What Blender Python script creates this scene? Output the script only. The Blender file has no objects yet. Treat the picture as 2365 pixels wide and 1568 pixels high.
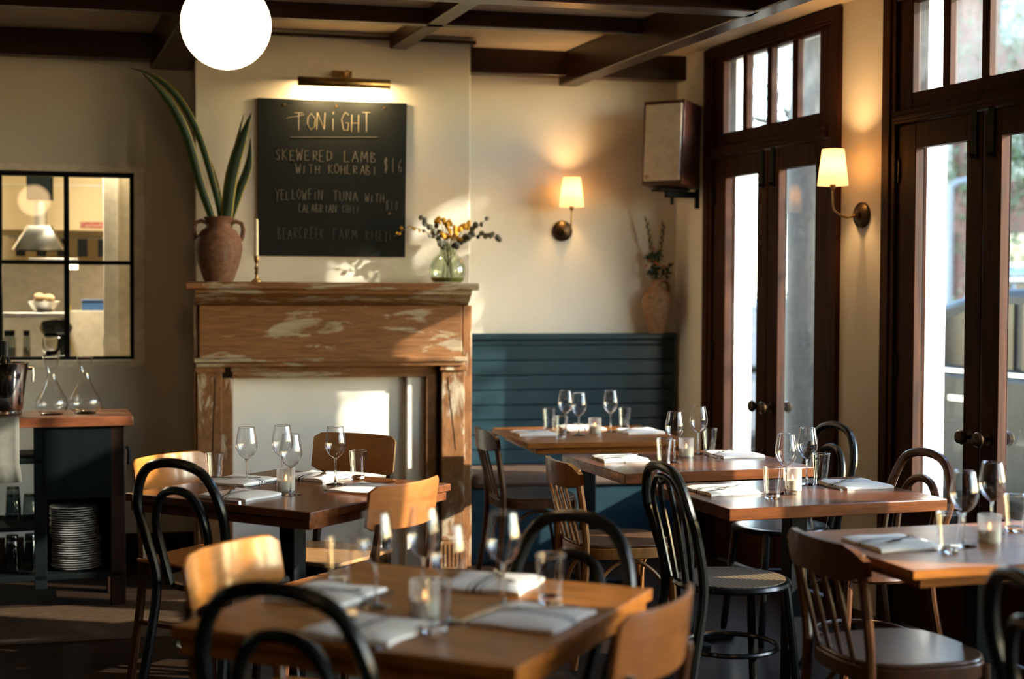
import bpy, bmesh, math, random
from mathutils import Vector, Matrix
random.seed(7)
PI = math.pi
R = math.radians
sc = bpy.context.scene
C = sc.collection

# ------------------------------------------------------------------ camera, world, sun, exposure
pitch, roll = R(1.814), 0.004
f_ = Vector((0, math.cos(pitch), -math.sin(pitch)))
r0 = Vector((1, 0, 0)); u0 = r0.cross(f_)
r_ = (r0 * math.cos(roll) + u0 * math.sin(roll)).normalized()
u_ = r_.cross(f_)
cam_d = bpy.data.cameras.new('camera'); cam = bpy.data.objects.new('camera', cam_d); C.objects.link(cam)
cam_d.lens = 50; cam_d.sensor_width = 36; cam_d.clip_end = 300
mw = Matrix((r_, u_, -f_)).transposed().to_4x4(); mw.translation = (0, 0, 1.43)
cam.matrix_world = mw
cam_d.dof.use_dof = True; cam_d.dof.focus_distance = 5.3; cam_d.dof.aperture_fstop = 1.7
sc.camera = cam

SUN_DIR = Vector((-0.976, 0.216, -0.415)).normalized()
world = bpy.data.worlds.new('sky'); sc.world = world; world.use_nodes = True
nt = world.node_tree; nt.nodes.clear()
sky = nt.nodes.new('ShaderNodeTexSky'); sky.sky_type = 'NISHITA'; sky.sun_disc = False
sky.air_density = 1.2; sky.dust_density = 0.3; sky.ozone_density = 1.6; sky.sun_elevation = R(24); sky.sun_rotation = R(102)
bg = nt.nodes.new('ShaderNodeBackground'); bg.inputs[1].default_value = 2.2
wo = nt.nodes.new('ShaderNodeOutputWorld')
nt.links.new(sky.outputs[0], bg.inputs[0]); nt.links.new(bg.outputs[0], wo.inputs[0])
sd = bpy.data.lights.new('sun', 'SUN'); sd.energy = 11.5; sd.angle = R(0.6); sd.color = (1.0, 0.88, 0.70)
so = bpy.data.objects.new('sun', sd); C.objects.link(so)
so.rotation_euler = SUN_DIR.to_track_quat('-Z', 'Y').to_euler(); so.location = (12, -4, 8)

sc.view_settings.view_transform = 'Standard'; sc.view_settings.look = 'None'
sc.view_settings.gamma = 1.0; sc.view_settings.use_curve_mapping = False
sc.view_settings.exposure = 0.64
sc.cycles.max_bounces = 6; sc.cycles.diffuse_bounces = 4; sc.cycles.glossy_bounces = 3; sc.cycles.transmission_bounces = 5; sc.cycles.transparent_max_bounces = 12; sc.cycles.use_adaptive_sampling = True; sc.cycles.adaptive_threshold = 0.04; sc.cycles.caustics_reflective = False; sc.cycles.caustics_refractive = False

# ------------------------------------------------------------------ mesh helpers
class MB:
    def __init__(s): s.v = []; s.f = []; s.m = []
    def add(s, vs, fs, mi=0):
        o = len(s.v); s.v += [tuple(v) for v in vs]
        for f in fs: s.f.append(tuple(i + o for i in f)); s.m.append(mi)
        return s
    def box(s, x0, x1, y0, y1, z0, z1, mi=0):
        vs = [(x0,y0,z0),(x1,y0,z0),(x1,y1,z0),(x0,y1,z0),(x0,y0,z1),(x1,y0,z1),(x1,y1,z1),(x0,y1,z1)]
        return s.add(vs, [(3,2,1,0),(4,5,6,7),(0,1,5,4),(1,2,6,5),(2,3,7,6),(3,0,4,7)], mi)
    def tube(s, pts, r, n=8, closed=False, mi=0, flat=1.0):
        pts = [Vector(p) for p in pts]; N = len(pts)
        rs = r if isinstance(r, (list, tuple)) else [r] * N
        vs = []; up = None
        for i, p in enumerate(pts):
            a = pts[i-1] if (i > 0 or closed) else p
            b = pts[(i+1) % N] if (i < N-1 or closed) else p
            t = (b - a).normalized()
            if up is None:
                up = Vector((0,0,1)) if abs(t.z) < .9 else Vector((0,1,0))
            x = t.cross(up).normalized(); up = x.cross(t).normalized()
            for k in range(n):
                an = 2*PI*k/n
                vs.append(p + (x*math.cos(an) + up*math.sin(an)*flat) * rs[i])
        fs = []
        for i in range(N if closed else N-1):
            j = (i+1) % N
            for k in range(n):
                l = (k+1) % n
                fs.append((i*n+k, i*n+l, j*n+l, j*n+k))
        if not closed:
            fs.append(tuple(range(n))[::-1]); fs.append(tuple((N-1)*n+k for k in range(n)))
        return s.add(vs, fs, mi)
    def bar(s, p0, p1, w, h=None, mi=0):
        h = h or w; p0 = Vector(p0); p1 = Vector(p1); t = (p1-p0).normalized()
        ref = Vector((0,0,1)) if abs(t.z) < .95 else Vector((0,1,0))
        x = t.cross(ref).normalized(); y = x.cross(t).normalized()
        vs = []
        for p in (p0, p1):
            for a, b in ((-1,-1),(1,-1),(1,1),(-1,1)): vs.append(p + x*a*w/2 + y*b*h/2)
        return s.add(vs, [(0,1,2,3)[::-1],(4,5,6,7),(0,1,5,4),(1,2,6,5),(2,3,7,6),(3,0,4,7)], mi)
    def lathe(s, prof, n=24, c=(0,0,0), mi=0, sx=1.0, sy=1.0):
        vs = []; fs = []; P = len(prof)
        for r, z in prof:
            for k in range(n):
                a = 2*PI*k/n
                vs.append((c[0]+r*math.cos(a)*sx, c[1]+r*math.sin(a)*sy, c[2]+z))
        for i in range(P-1):
            for k in range(n):
                l = (k+1) % n
                fs.append((i*n+k, i*n+l, (i+1)*n+l, (i+1)*n+k))
        if prof[0][0] > 1e-6 and prof[0][0] < 9 and getattr(s, 'cap', True): pass
        return s.add(vs, fs, mi)
    def disc(s, r, z, n=24, c=(0,0,0), mi=0):
        vs = [(c[0]+r*math.cos(2*PI*k/n), c[1]+r*math.sin(2*PI*k/n), c[2]+z) for k in range(n)]
        return s.add(vs, [tuple(range(n))], mi)
    def solid_lathe(s, prof, n=24, c=(0,0,0), mi=0):
        s.lathe(prof, n, c, mi); s.disc(prof[0][0], prof[0][1], n, c, mi); s.disc(prof[-1][0], prof[-1][1], n, c, mi)
        return s
    def prism(s, poly, z0, z1, mi=0):
        n = len(poly)
        vs = [(x,y,z0) for x,y in poly] + [(x,y,z1) for x,y in poly]
        fs = [tuple(range(n))[::-1], tuple(range(n,2*n))] + [(i,(i+1)%n,n+(i+1)%n,n+i) for i in range(n)]
        return s.add(vs, fs, mi)
    def prism_x(s, poly, x0, x1, mi=0):      # poly in (y,z), extruded along x
        n = len(poly)
        vs = [(x0,y,z) for y,z in poly] + [(x1,y,z) for y,z in poly]
        fs = [tuple(range(n))[::-1], tuple(range(n,2*n))] + [(i,(i+1)%n,n+(i+1)%n,n+i) for i in range(n)]
        return s.add(vs, fs, mi)
    def prism_y(s, poly, y0, y1, mi=0):      # poly in (x,z), extruded along y
        n = len(poly)
        vs = [(x,y0,z) for x,z in poly] + [(x,y1,z) for x,z in poly]
        fs = [tuple(range(n))[::-1], tuple(range(n,2*n))] + [(i,(i+1)%n,n+(i+1)%n,n+i) for i in range(n)]
        return s.add(vs, fs, mi)
    def ball(s, c, r, n=8, m=6, mi=0, sz=1.0):
        vs = [(c[0],c[1],c[2]-r*sz)]; fs = []
        for i in range(1, m):
            t = -PI/2 + PI*i/m
            for k in range(n):
                a = 2*PI*k/n
                vs.append((c[0]+r*math.cos(t)*math.cos(a), c[1]+r*math.cos(t)*math.sin(a), c[2]+r*math.sin(t)*sz))
        vs.append((c[0],c[1],c[2]+r*sz)); L = len(vs)-1
        for k in range(n):
            l = (k+1) % n
            fs.append((0,1+l,1+k)); fs.append((L,1+(m-2)*n+k,1+(m-2)*n+l))
            for i in range(m-2): fs.append((1+i*n+k,1+i*n+l,1+(i+1)*n+l,1+(i+1)*n+k))
        return s.add(vs, fs, mi)
    def grid(s, rows, mi=0):                 # rows: list of equal-length point lists
        n = len(rows[0]); vs = [p for r in rows for p in r]
        fs = [(i*n+k, i*n+k+1, (i+1)*n+k+1, (i+1)*n+k) for i in range(len(rows)-1) for k in range(n-1)]
        return s.add(vs, fs, mi)
    def mesh(s, name, mats, ang=35):
        me = bpy.data.meshes.new(name); me.from_pydata(s.v, [], s.f)
        bm = bmesh.new(); bm.from_mesh(me)
        bmesh.ops.remove_doubles(bm, verts=bm.verts, dist=1e-5)
        bmesh.ops.recalc_face_normals(bm, faces=bm.faces); bm.to_mesh(me); bm.free()
        for m in (mats if isinstance(mats, (list, tuple)) else [mats]): me.materials.append(m)
        if isinstance(mats, (list, tuple)) and len(mats) > 1 and len(me.polygons) == len(s.m):
            for p, mi in zip(me.polygons, s.m): p.material_index = mi
        me.shade_smooth(); me.set_sharp_from_angle(angle=R(ang))
        return me
    def build(s, name, mats, parent=None, bevel=0, seg=2, ang=35, solid=0):
        o = bpy.data.objects.new(name, s.mesh(name, mats, ang)); C.objects.link(o)
        if parent: o.parent = parent
        if solid:
            m = o.modifiers.new('solid', 'SOLIDIFY'); m.thickness = solid; m.offset = 0
        if bevel:
            m = o.modifiers.new('bevel', 'BEVEL'); m.width = bevel; m.segments = seg; m.limit_method = 'ANGLE'; m.angle_limit = R(40)
        return o

def tag(o, label=None, cat=None, group=None, kind=None):
    if label: o['label'] = label
    if cat: o['category'] = cat
    if group: o['group'] = group
    if kind: o['kind'] = kind
    return o
def thing(name, loc, rz, label, cat, group=None, kind=None):
    o = bpy.data.objects.new(name, None); C.objects.link(o); o.empty_display_size = .1
    o.location = loc; o.rotation_euler = (0, 0, rz)
    return tag(o, label, cat, group, kind)
def struct(name, mb, mat, frame=None, bevel=0, label=None):
    o = mb.build(name, mat, None, bevel)
    if frame: o.location = frame[0]; o.rotation_euler = (0, 0, frame[1])
    tag(o, label=label, kind='structure')
    return o
def copy_tree(o, parent=None):
    c = o.copy(); C.objects.link(c)
    if parent: c.parent = parent
    for ch in list(o.children): copy_tree(ch, c)
    return c
used = set()
def place(proto, loc, rz, label, group=None):
    if proto.name not in used:
        used.add(proto.name); o = proto
    else: o = copy_tree(proto)
    o.location = loc; o.rotation_euler = (0, 0, rz); o['label'] = label
    if group: o['group'] = group
    return o

# ------------------------------------------------------------------ materials
def nodes(name):
    m = bpy.data.materials.new(name); m.use_nodes = True
    t = m.node_tree; b = t.nodes['Principled BSDF']
    return m, t, b
def setp(b, col=None, rough=None, metal=None, spec=None, coat=None):
    if col: b.inputs['Base Color'].default_value = (*col, 1)
    if rough is not None: b.inputs['Roughness'].default_value = rough
    if metal is not None: b.inputs['Metallic'].default_value = metal
    if spec is not None: b.inputs['Specular IOR Level'].default_value = spec
    if coat is not None: b.inputs['Coat Weight'].default_value = coat
def coords(t, scale=(1,1,1), kind='Object'):
    tc = t.nodes.new('ShaderNodeTexCoord'); mp = t.nodes.new('ShaderNodeMapping')
    mp.inputs['Scale'].default_value = scale
    t.links.new(tc.outputs[kind], mp.inputs[0]); return mp.outputs[0]
def noise(t, vec, scale, detail=4, rough=.55, dist=0):
    n = t.nodes.new('ShaderNodeTexNoise'); n.inputs['Scale'].default_value = scale
    n.inputs['Detail'].default_value = detail; n.inputs['Roughness'].default_value = rough; n.inputs['Distortion'].default_value = dist
    t.links.new(vec, n.inputs['Vector']); return n.outputs['Fac']
def ramp(t, fac, stops):
    r = t.nodes.new('ShaderNodeValToRGB'); e = r.color_ramp.elements
    while len(e) < len(stops): e.new(.5)
    for el, (p, c) in zip(e, stops): el.position = p; el.color = (*c, 1)
    t.links.new(fac, r.inputs[0]); return r.outputs[0]
def bump(t, b, h, strength=.2, dist=.01):
    n = t.nodes.new('ShaderNodeBump'); n.inputs['Strength'].default_value = strength; n.inputs['Distance'].default_value = dist
    t.links.new(h, n.inputs['Height']); t.links.new(n.outputs[0], b.inputs['Normal'])
def plain(name, col, rough=.5, metal=0, spec=.5, coat=0):
    m, t, b = nodes(name); setp(b, col, rough, metal, spec, coat)
    v = coords(t); f = noise(t, v, 22, 2)
    d = tuple(c*.86 for c in col); l = tuple(min(1, c*1.08) for c in col)
    t.links.new(ramp(t, f, [(.3, d), (.7, l)]), b.inputs['Base Color'])
    return m
def wood(name, dark, light, rough=.35, scale=(2,18,18), coat=0.0, bump_s=.05, spec=.35):
    m, t, b = nodes(name); setp(b, light, rough, 0, spec, coat)
    b.inputs['Coat Roughness'].default_value = .12
    v = coords(t, scale); f = noise(t, v, 1.6, 4, .6, .6)
    g = noise(t, coords(t, tuple(s*4 for s in scale)), 2.0, 2)
    mx = t.nodes.new('ShaderNodeMath'); mx.operation = 'MULTIPLY_ADD'; mx.inputs[1].default_value = .3
    t.links.new(g, mx.inputs[0]); t.links.new(f, mx.inputs[2])
    t.links.new(ramp(t, mx.outputs[0], [(.42, dark), (.86, light)]), b.inputs['Base Color'])
    bump(t, b, mx.outputs[0], bump_s, .004)
    return m
def plaster(name, a, c, rough=.9, fine=60, bs=.25):
    m, t, b = nodes(name); setp(b, a, rough, 0, .2)
    v = coords(t); f = noise(t, v, 1.3, 5, .6)
    t.links.new(ramp(t, f, [(.3, a), (.7, c)]), b.inputs['Base Color'])
    bump(t, b, noise(t, v, fine, 3), bs, .004)
    return m
def distressed(name, wd, wl, paint, scale=(1.1, 4, 5), cover=.56):
    m, t, b = nodes(name); setp(b, wl, .7, 0, .25)
    v = coords(t, scale)
    wv = coords(t, (scale[0]*2, scale[1]*5, scale[2]*5))
    wf = noise(t, wv, 3, 4, .65, .4)
    wc = ramp(t, wf, [(.3, wd), (.7, wl)])
    pf = noise(t, v, 2.3, 7, .68, .5)
    pm = ramp(t, pf, [(cover, (0,0,0)), (cover+.06, (1,1,1))])
    mix = t.nodes.new('ShaderNodeMix'); mix.data_type = 'RGBA'
    t.links.new(pm, mix.inputs['Factor']); t.links.new(wc, mix.inputs['A'])
    pc = ramp(t, noise(t, wv, 4, 3), [(.3, tuple(x*.75 for x in paint)), (.7, paint)])
    t.links.new(pc, mix.inputs['B']); t.links.new(mix.outputs['Result'], b.inputs['Base Color'])
    bump(t, b, pf, .25, .006)
    return m
def glass(name, tint=(.97,.98,.98), base=.05, edge=.75, power=3.0, rough=.02, haze=0, haze_col=(.8,.85,.9), lo=.34, hi=.72):
    m, t, b = nodes(name); t.nodes.remove(b); out = t.nodes['Material Output']
    tr = t.nodes.new('ShaderNodeBsdfTransparent'); tr.inputs[0].default_value = (*tint, 1)
    gl = t.nodes.new('ShaderNodeBsdfGlossy'); gl.inputs['Roughness'].default_value = rough
    lw = t.nodes.new('ShaderNodeLayerWeight'); lw.inputs[0].default_value = .5
    pw = t.nodes.new('ShaderNodeMath'); pw.operation = 'POWER'; pw.inputs[1].default_value = power
    ml = t.nodes.new('ShaderNodeMath'); ml.operation = 'MULTIPLY_ADD'; ml.inputs[1].default_value = edge; ml.inputs[2].default_value = base
    t.links.new(lw.outputs['Facing'], pw.inputs[0]); t.links.new(pw.outputs[0], ml.inputs[0])
    mx = t.nodes.new('ShaderNodeMixShader'); t.links.new(ml.outputs[0], mx.inputs[0])
    t.links.new(tr.outputs[0], mx.inputs[1]); t.links.new(gl.outputs[0], mx.inputs[2])
    last = mx.outputs[0]
    if haze:
        df = t.nodes.new('ShaderNodeBsdfTranslucent'); df.inputs[0].default_value = (*haze_col, 1)
        d2 = t.nodes.new('ShaderNodeBsdfDiffuse'); d2.inputs[0].default_value = (*haze_col, 1)
        ad = t.nodes.new('ShaderNodeMixShader'); ad.inputs[0].default_value = .3
        t.links.new(df.outputs[0], ad.inputs[1]); t.links.new(d2.outputs[0], ad.inputs[2])
        nz = noise(t, coords(t, (1.5,1.5,1.0)), 2.2, 7, .62, .6)
        if lo < 0:
            rm = ramp(t, nz, [(0, (haze*.42,)*3), (1, (haze*.58,)*3)])
        else:
            rm = ramp(t, nz, [(lo, (0,0,0)), (hi, (haze,)*3)])
        m2 = t.nodes.new('ShaderNodeMixShader'); t.links.new(rm, m2.inputs[0])
        t.links.new(last, m2.inputs[1]); t.links.new(ad.outputs[0], m2.inputs[2]); last = m2.outputs[0]
    t.links.new(last, out.inputs[0]); return m
def emit(name, col, strength):
    m, t, b = nodes(name); setp(b, (.9,.85,.75), .4)
    b.inputs['Emission Color'].default_value = (*col, 1); b.inputs['Emission Strength'].default_value = strength
    return m

PL = plaster('cream_plaster', (.60,.56,.475), (.68,.635,.545))
CEIL = plaster('ceiling_plaster', (.50,.40,.28), (.58,.47,.34), fine=140, bs=.6)
INFILL = plaster('firebox_plaster', (.74,.70,.62), (.82,.78,.70), fine=30, bs=.3)
BEAM = wood('beam_wood', (.016,.0052,.0026), (.044,.014,.006), .30, (1.2,14,14), .0, .05, .4)
DOORW = wood('door_wood', (.013,.0042,.0022), (.052,.0155,.0055), .60, (14,14,1.2), .0, .05, .10)
WALNUT = wood('walnut_top', (.062,.019,.007), (.17,.055,.018), .24, (2,14,14), .08, .05, .35)
OAK = wood('oak_top', (.15,.050,.0095), (.38,.132,.022), .34, (2,14,14), .0, .05, .2)
HONEY = wood('honey_wood', (.17,.065,.017), (.36,.155,.042), .33, (10,10,2), .15)
BROWNW = wood('brown_bentwood', (.045,.017,.007), (.115,.044,.017), .33, (10,10,2), .2)
PLY = wood('orange_plywood', (.30,.105,.018), (.50,.19,.036), .20, (2,9,9), .35)
PLY2 = wood('brown_plywood', (.22,.075,.020), (.36,.135,.038), .32, (2,9,9), .1)
DARKW = wood('dark_stained_wood', (.010,.006,.004), (.024,.012,.008), .4, (4,4,2))
BLACK = plain('black_lacquer', (.006,.007,.007), .25, 0, .4, .0)
IRON = plain('black_iron', (.006,.007,.008), .5, 0, .08)
BLUE = wood('teal_paint', (.008,.023,.034), (.014,.037,.050), .36, (2,10,10), .0, .15, .3)
CABINET = plain('cabinet_black', (.004,.006,.006), .7, 0, .02)
MANTEL = distressed('distressed_wood', (.125,.052,.018), (.25,.112,.040), (.38,.30,.20), cover=.535)
MANTELV = distressed('distressed_wood_upright', (.125,.052,.018), (.25,.112,.040), (.46,.37,.26), scale=(5,5,1.2), cover=.53)
TERRA = distressed('terracotta', (.10,.045,.028), (.20,.10,.062), (.19,.14,.10), scale=(5,5,3), cover=.60)
TERRA2 = distressed('aged_terracotta', (.20,.10,.05), (.33,.18,.09), (.08,.06,.045), scale=(6,6,4), cover=.60)
BRASS = plain('aged_brass', (.30,.20,.085), .34, .95)
BRONZE = plain('dark_bronze', (.055,.035,.018), .36, .9)
STEEL = plain('polished_steel', (.62,.62,.62), .12, 1.0)
STEELB = plain('brushed_steel', (.50,.49,.47), .35, .9)
WHITE = plain('white_paint', (.86,.86,.84), .6)
CREAMP = plain('cream_paint', (.72,.66,.54), .55)
PORCE = plain('white_porcelain', (.62,.62,.60), .25)
CHALKB = plain('chalkboard_slate', (.008,.010,.010), .6, 0, .15)
CHALK = plain('chalk', (.24,.21,.15), .95)
CHALKF = plain('faint_chalk', (.20,.19,.16), .95)
WAX = plain('candle_wax', (.86,.78,.58), .5)
LEAF = plain('snake_plant_green', (.010,.030,.010), .4, 0, .3)
LEAFY = plain('snake_plant_margin', (.20,.17,.03), .45, 0, .3)
EUC = plain('eucalyptus_leaf', (.085,.085,.062), .7)
YELL = plain('yellow_flower', (.52,.27,.012), .8)
STEM = plain('dry_stem', (.075,.06,.022), .8)
DKLEAF = plain('dark_green_leaf', (.012,.028,.012), .6)
ORANGEF = plain('orange_berry', (.45,.10,.02), .6)
WINE = glass('wine_glass', (.975,.98,.98), .075, 1.0, 2.1, .012)
TUMB = glass('tumbler_glass', (.95,.96,.95), .08, .9, 2.4, .02)
RIBG = glass('ribbed_votive_glass', (.95,.94,.92), .10, .6, 1.5, .10, .6, (.9,.88,.85), lo=-.3, hi=.9)
VASEG = glass('green_vase_glass', (.86,.93,.80), .07, .85, 2.0, .02)
BASEG, _t, _b = nodes('solid_glass'); setp(_b, (.95,.97,.97), .03); _b.inputs['Transmission Weight'].default_value = 1.0; _b.inputs['IOR'].default_value = 1.45
SMOKE = glass('smoked_glass', (.55,.60,.58), .10, .8, 2.0, .03)
PANE = glass('door_glass', (.95,.97,.97), .02, .25, 4.0, .0, .007, (.70,.78,.82))
PANET = glass('transom_glass', (.93,.96,.97), .02, .25, 4.0, .0, .06, (.70,.80,.88))
PANEK = glass('kitchen_glass', (.96,.97,.95), .05, .6, 3.0, .0)
BOTTLE = plain('dark_bottle', (.008,.010,.008), .08, 0, .6)
LINEN = plain('grey_linen', (.095,.092,.078), .95)
FLOORM = wood('floor_wood', (.010,.006,.004), (.026,.015,.010), .5, (1.0,7,7), .05, .1)
FLOORM.node_tree.nodes['Principled BSDF'].inputs['Specular IOR Level'].default_value = .06
DARKW.node_tree.nodes['Principled BSDF'].inputs['Specular IOR Level'].default_value = .1
KWALL = plaster('kitchen_wall', (.62,.52,.34), (.68,.58,.40), .7)
CUSH = plain('brown_cushion', (.085,.05,.034), .6)
SPKF = plain('speaker_cloth', (.58,.50,.38), .95)
SPKW = wood('speaker_wood', (.035,.011,.007), (.085,.028,.016), .35, (6,6,1.5), .1)
REDP = plain('red_print', (.32,.018,.018), .6)
LETTER = plain('pale_lettering', (.72,.62,.50), .7)
BLUEP = plain('blue_plastic', (.05,.13,.33), .45)
RUBBER = plain('black_rubber', (.012,.012,.012), .6)
YELCORD = plain('yellow_cord', (.55,.42,.03), .5)

# napkin: white cloth with woven dark stripes
NAP, t, b = nodes('striped_napkin'); setp(b, (.74,.73,.70), .95, 0, .1)
tc = t.nodes.new('ShaderNodeTexCoord'); sp = t.nodes.new('ShaderNodeSeparateXYZ'); t.links.new(tc.outputs['Object'], sp.inputs[0])
def stripe(c, w):
    a = t.nodes.new('ShaderNodeMath'); a.operation = 'SUBTRACT'; a.inputs[1].default_value = c; t.links.new(sp.outputs[0], a.inputs[0])
    d = t.nodes.new('ShaderNodeMath'); d.operation = 'ABSOLUTE'; t.links.new(a.outputs[0], d.inputs[0])
    l = t.nodes.new('ShaderNodeMath'); l.operation = 'LESS_THAN'; l.inputs[1].default_value = w; t.links.new(d.outputs[0], l.inputs[0])
    return l.outputs[0]
ad = t.nodes.new('ShaderNodeMath'); ad.operation = 'ADD'; t.links.new(stripe(.004,.0045), ad.inputs[0]); t.links.new(stripe(.019,.0018), ad.inputs[1])
ad2 = t.nodes.new('ShaderNodeMath'); ad2.operation = 'ADD'; t.links.new(ad.outputs[0], ad2.inputs[0]); t.links.new(stripe(-.011,.0018), ad2.inputs[1])
mix = t.nodes.new('ShaderNodeMix'); mix.data_type = 'RGBA'; mix.clamp_factor = True
t.links.new(ad2.outputs[0], mix.inputs['Factor'])
mix.inputs['A'].default_value = (.90,.865,.79,1); mix.inputs['B'].default_value = (.06,.065,.075,1)
t.links.new(mix.outputs['Result'], b.inputs['Base Color'])
bump(t, b, noise(t, coords(t), 60, 3), .35, .004)

# woven cane
CANE, t, b = nodes('woven_cane'); setp(b, (.26,.18,.09), .6)
ck = t.nodes.new('ShaderNodeTexChecker'); ck.inputs['Scale'].default_value = 75
ck.inputs['Color1'].default_value = (.20,.135,.06,1); ck.inputs['Color2'].default_value = (.045,.030,.014,1)
mp = t.nodes.new('ShaderNodeMapping'); mp.inputs['Rotation'].default_value = (0,0,.785); tc = t.nodes.new('ShaderNodeTexCoord')
t.links.new(tc.outputs['Object'], mp.inputs[0]); t.links.new(mp.outputs[0], ck.inputs['Vector']); t.links.new(ck.outputs[0], b.inputs['Base Color'])
bump(t, b, ck.outputs['Fac'], .4, .003)

# lamp shade: linen that passes the bulb's light
SHADE, t, b = nodes('linen_shade'); t.nodes.remove(b); out = t.nodes['Material Output']
tl = t.nodes.new('ShaderNodeBsdfTranslucent'); tl.inputs[0].default_value = (1.0,.80,.52,1)
df = t.nodes.new('ShaderNodeBsdfDiffuse'); df.inputs[0].default_value = (.80,.70,.54,1)
mx = t.nodes.new('ShaderNodeMixShader'); mx.inputs[0].default_value = .35
t.links.new(tl.outputs[0], mx.inputs[1]); t.links.new(df.outputs[0], mx.inputs[2])
em = t.nodes.new('ShaderNodeEmission'); em.inputs[0].default_value = (1.0,.62,.28,1); em.inputs[1].default_value = .55
ads = t.nodes.new('ShaderNodeAddShader'); t.links.new(mx.outputs[0], ads.inputs[0]); t.links.new(em.outputs[0], ads.inputs[1])
t.links.new(ads.outputs[0], out.inputs[0])

GLOBE = emit('opal_globe', (1.0,.64,.33), 5.5)
BULB = emit('warm_bulb', (1.0,.66,.32), 14)
FLAME = emit('candle_flame', (1.0,.42,.12), 4)
TUBE = emit('kitchen_tube', (1.0,.93,.78), 9)
HEATL = emit('heat_lamp', (1.0,.72,.40), 7)

for _m in (BULB, FLAME, TUBE, HEATL, SHADE): _m.cycles.emission_sampling = 'NONE'

# ------------------------------------------------------------------ frames of the two walls seen
BF = ((-1.97, 7.5, 0), R(13.0))               # back wall: local x along it, local y away from the room
RF = ((0.9395, 8.1717, 0), R(-69.7))          # window wall: local x towards the viewer, local y outdoors
def on(frame, x, y, z=0):
    c, s = math.cos(frame[1]), math.sin(frame[1])
    return (frame[0][0]+x*c-y*s, frame[0][1]+x*s+y*c, frame[0][2]+z)
HC = 2.775                                     # ceiling height

# ------------------------------------------------------------------ room shell
struct('floor', MB().prism([(-5.2,-2.2),(5.0,-2.2),(.97,8.2),(-5.2,6.9)], -.1, 0), FLOORM)
struct('ceiling', MB().prism([(-5.2,-2.2),(5.0,-2.2),(.97,8.2),(-5.2,6.9)], HC, HC+.12), CEIL)
mb = MB()      # back wall with the kitchen window opening (x -1.20..-.02, z 1.075..2.06)
mb.box(-.02, 3.02, 0, .14, 0, HC+.1).box(-1.20, -.02, 0, .14, 0, 1.078).box(-1.20, -.02, 0, .14, 2.06, HC+.1).box(-3.6, -1.20, 0, .14, 0, HC+.1)
struct('wall_back', mb, PL, BF)
struct('wall_left', MB().box(-5.3,-5.15,-2.3,6.95,0,HC+.1), BLUE)
struct('wall_front', MB().box(-5.3,5.2,-2.35,-2.2,0,HC+.1), BLUE)
struct('wall_chimney', MB().box(.29, 1.705, -.38, 0, 0, HC), PL, BF, .006)
struct('baseboard_back', MB().box(-3.4,.29,-.022,0,0,.16), DARKW, BF, .004)
struct('trim_1', MB().box(.27, 1.73, -.40, -.02, 2.742, 2.757), BEAM, BF)
struct('trim_2', MB().box(-1.20,.035,-.012,0,2.06,2.095).box(-.02,.035,-.012,0,1.045,2.06).box(-1.20,-.02,-.012,0,1.045,1.078), CREAMP, BF, .003)

# window wall: plaster piers between the door units, head above
DC = [1.02, 2.68, 4.10, 5.69, 7.34, 9.0]      # centres of the French-door units
HW = .63
mb = MB(); x = -.05
for c in DC:
    mb.box(x, c-HW, 0, .17, 0, HC+.1); x = c+HW
    mb.box(c-HW, c+HW, 0, .17, 2.735, HC+.1)
mb.box(x, 11.3, 0, .17, 0, HC+.1)
struct('wall_right', mb, PL, RF)
mb = MB()
x = -.6
for c in DC:
    mb.box(x, c-HW+.03, .1701, .19, -.1, 4.2); x = c+HW-.03
    mb.box(c-HW+.03, c+HW-.03, .165, .19, 2.72, 4.2)
    for s in (-1, 1):
        a, b2 = sorted((c+s*(.462 if s < 0 else .535), c+s*HW)); mb.box(a, b2, .072, .175, 0, 2.735)
    mb.box(c-HW, c+HW, .07, .19, -.05, .03)
mb.box(x, 11.3, .165, .19, -.1, 4.2)
struct('wall_outside', mb, WHITE, RF)

# ceiling beams
struct('ceiling_beam', MB().box(1.705, 3.03, -.11, 0, 2.64, HC), BEAM, BF, .006)
struct('ceiling_beam', MB().box(-3.3, .29, -.11, 0, 2.64, HC), BEAM, BF, .006)
def long_beam(x, y, w, length, z0, back=0.0):   # runs parallel to the window wall from a point on the back wall
    fr = ((x, y, 0), R(-70.6))
    struct('ceiling_beam', MB().box(-back, length, -w/2, w/2, z0, HC), BEAM, fr, .006)
long_beam(.297, 8.06, .105, 10.0, 2.60)
long_beam(-1.80, 7.50, .20, 9.4, 2.60)
long_beam(-.636, 7.535, .085, 9.4, 2.70)
CB = R(12.4)
def cross_beam(x, y, w, x0, x1, z0):
    struct('ceiling_beam', MB().box(x0, x1, -w/2, w/2, z0, HC), BEAM, ((x, y, 0), CB), .006)
cross_beam(-.414, 6.77, .07, -3.6, 1.22, 2.70)
cross_beam(-.219, 5.70, .12, -4.2, 1.26, 2.60)
cross_beam(.3, 4.2, .12, -4.6, 1.45, 2.60)
cross_beam(.8, 2.2, .12, -5.2, 1.75, 2.60)

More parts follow.
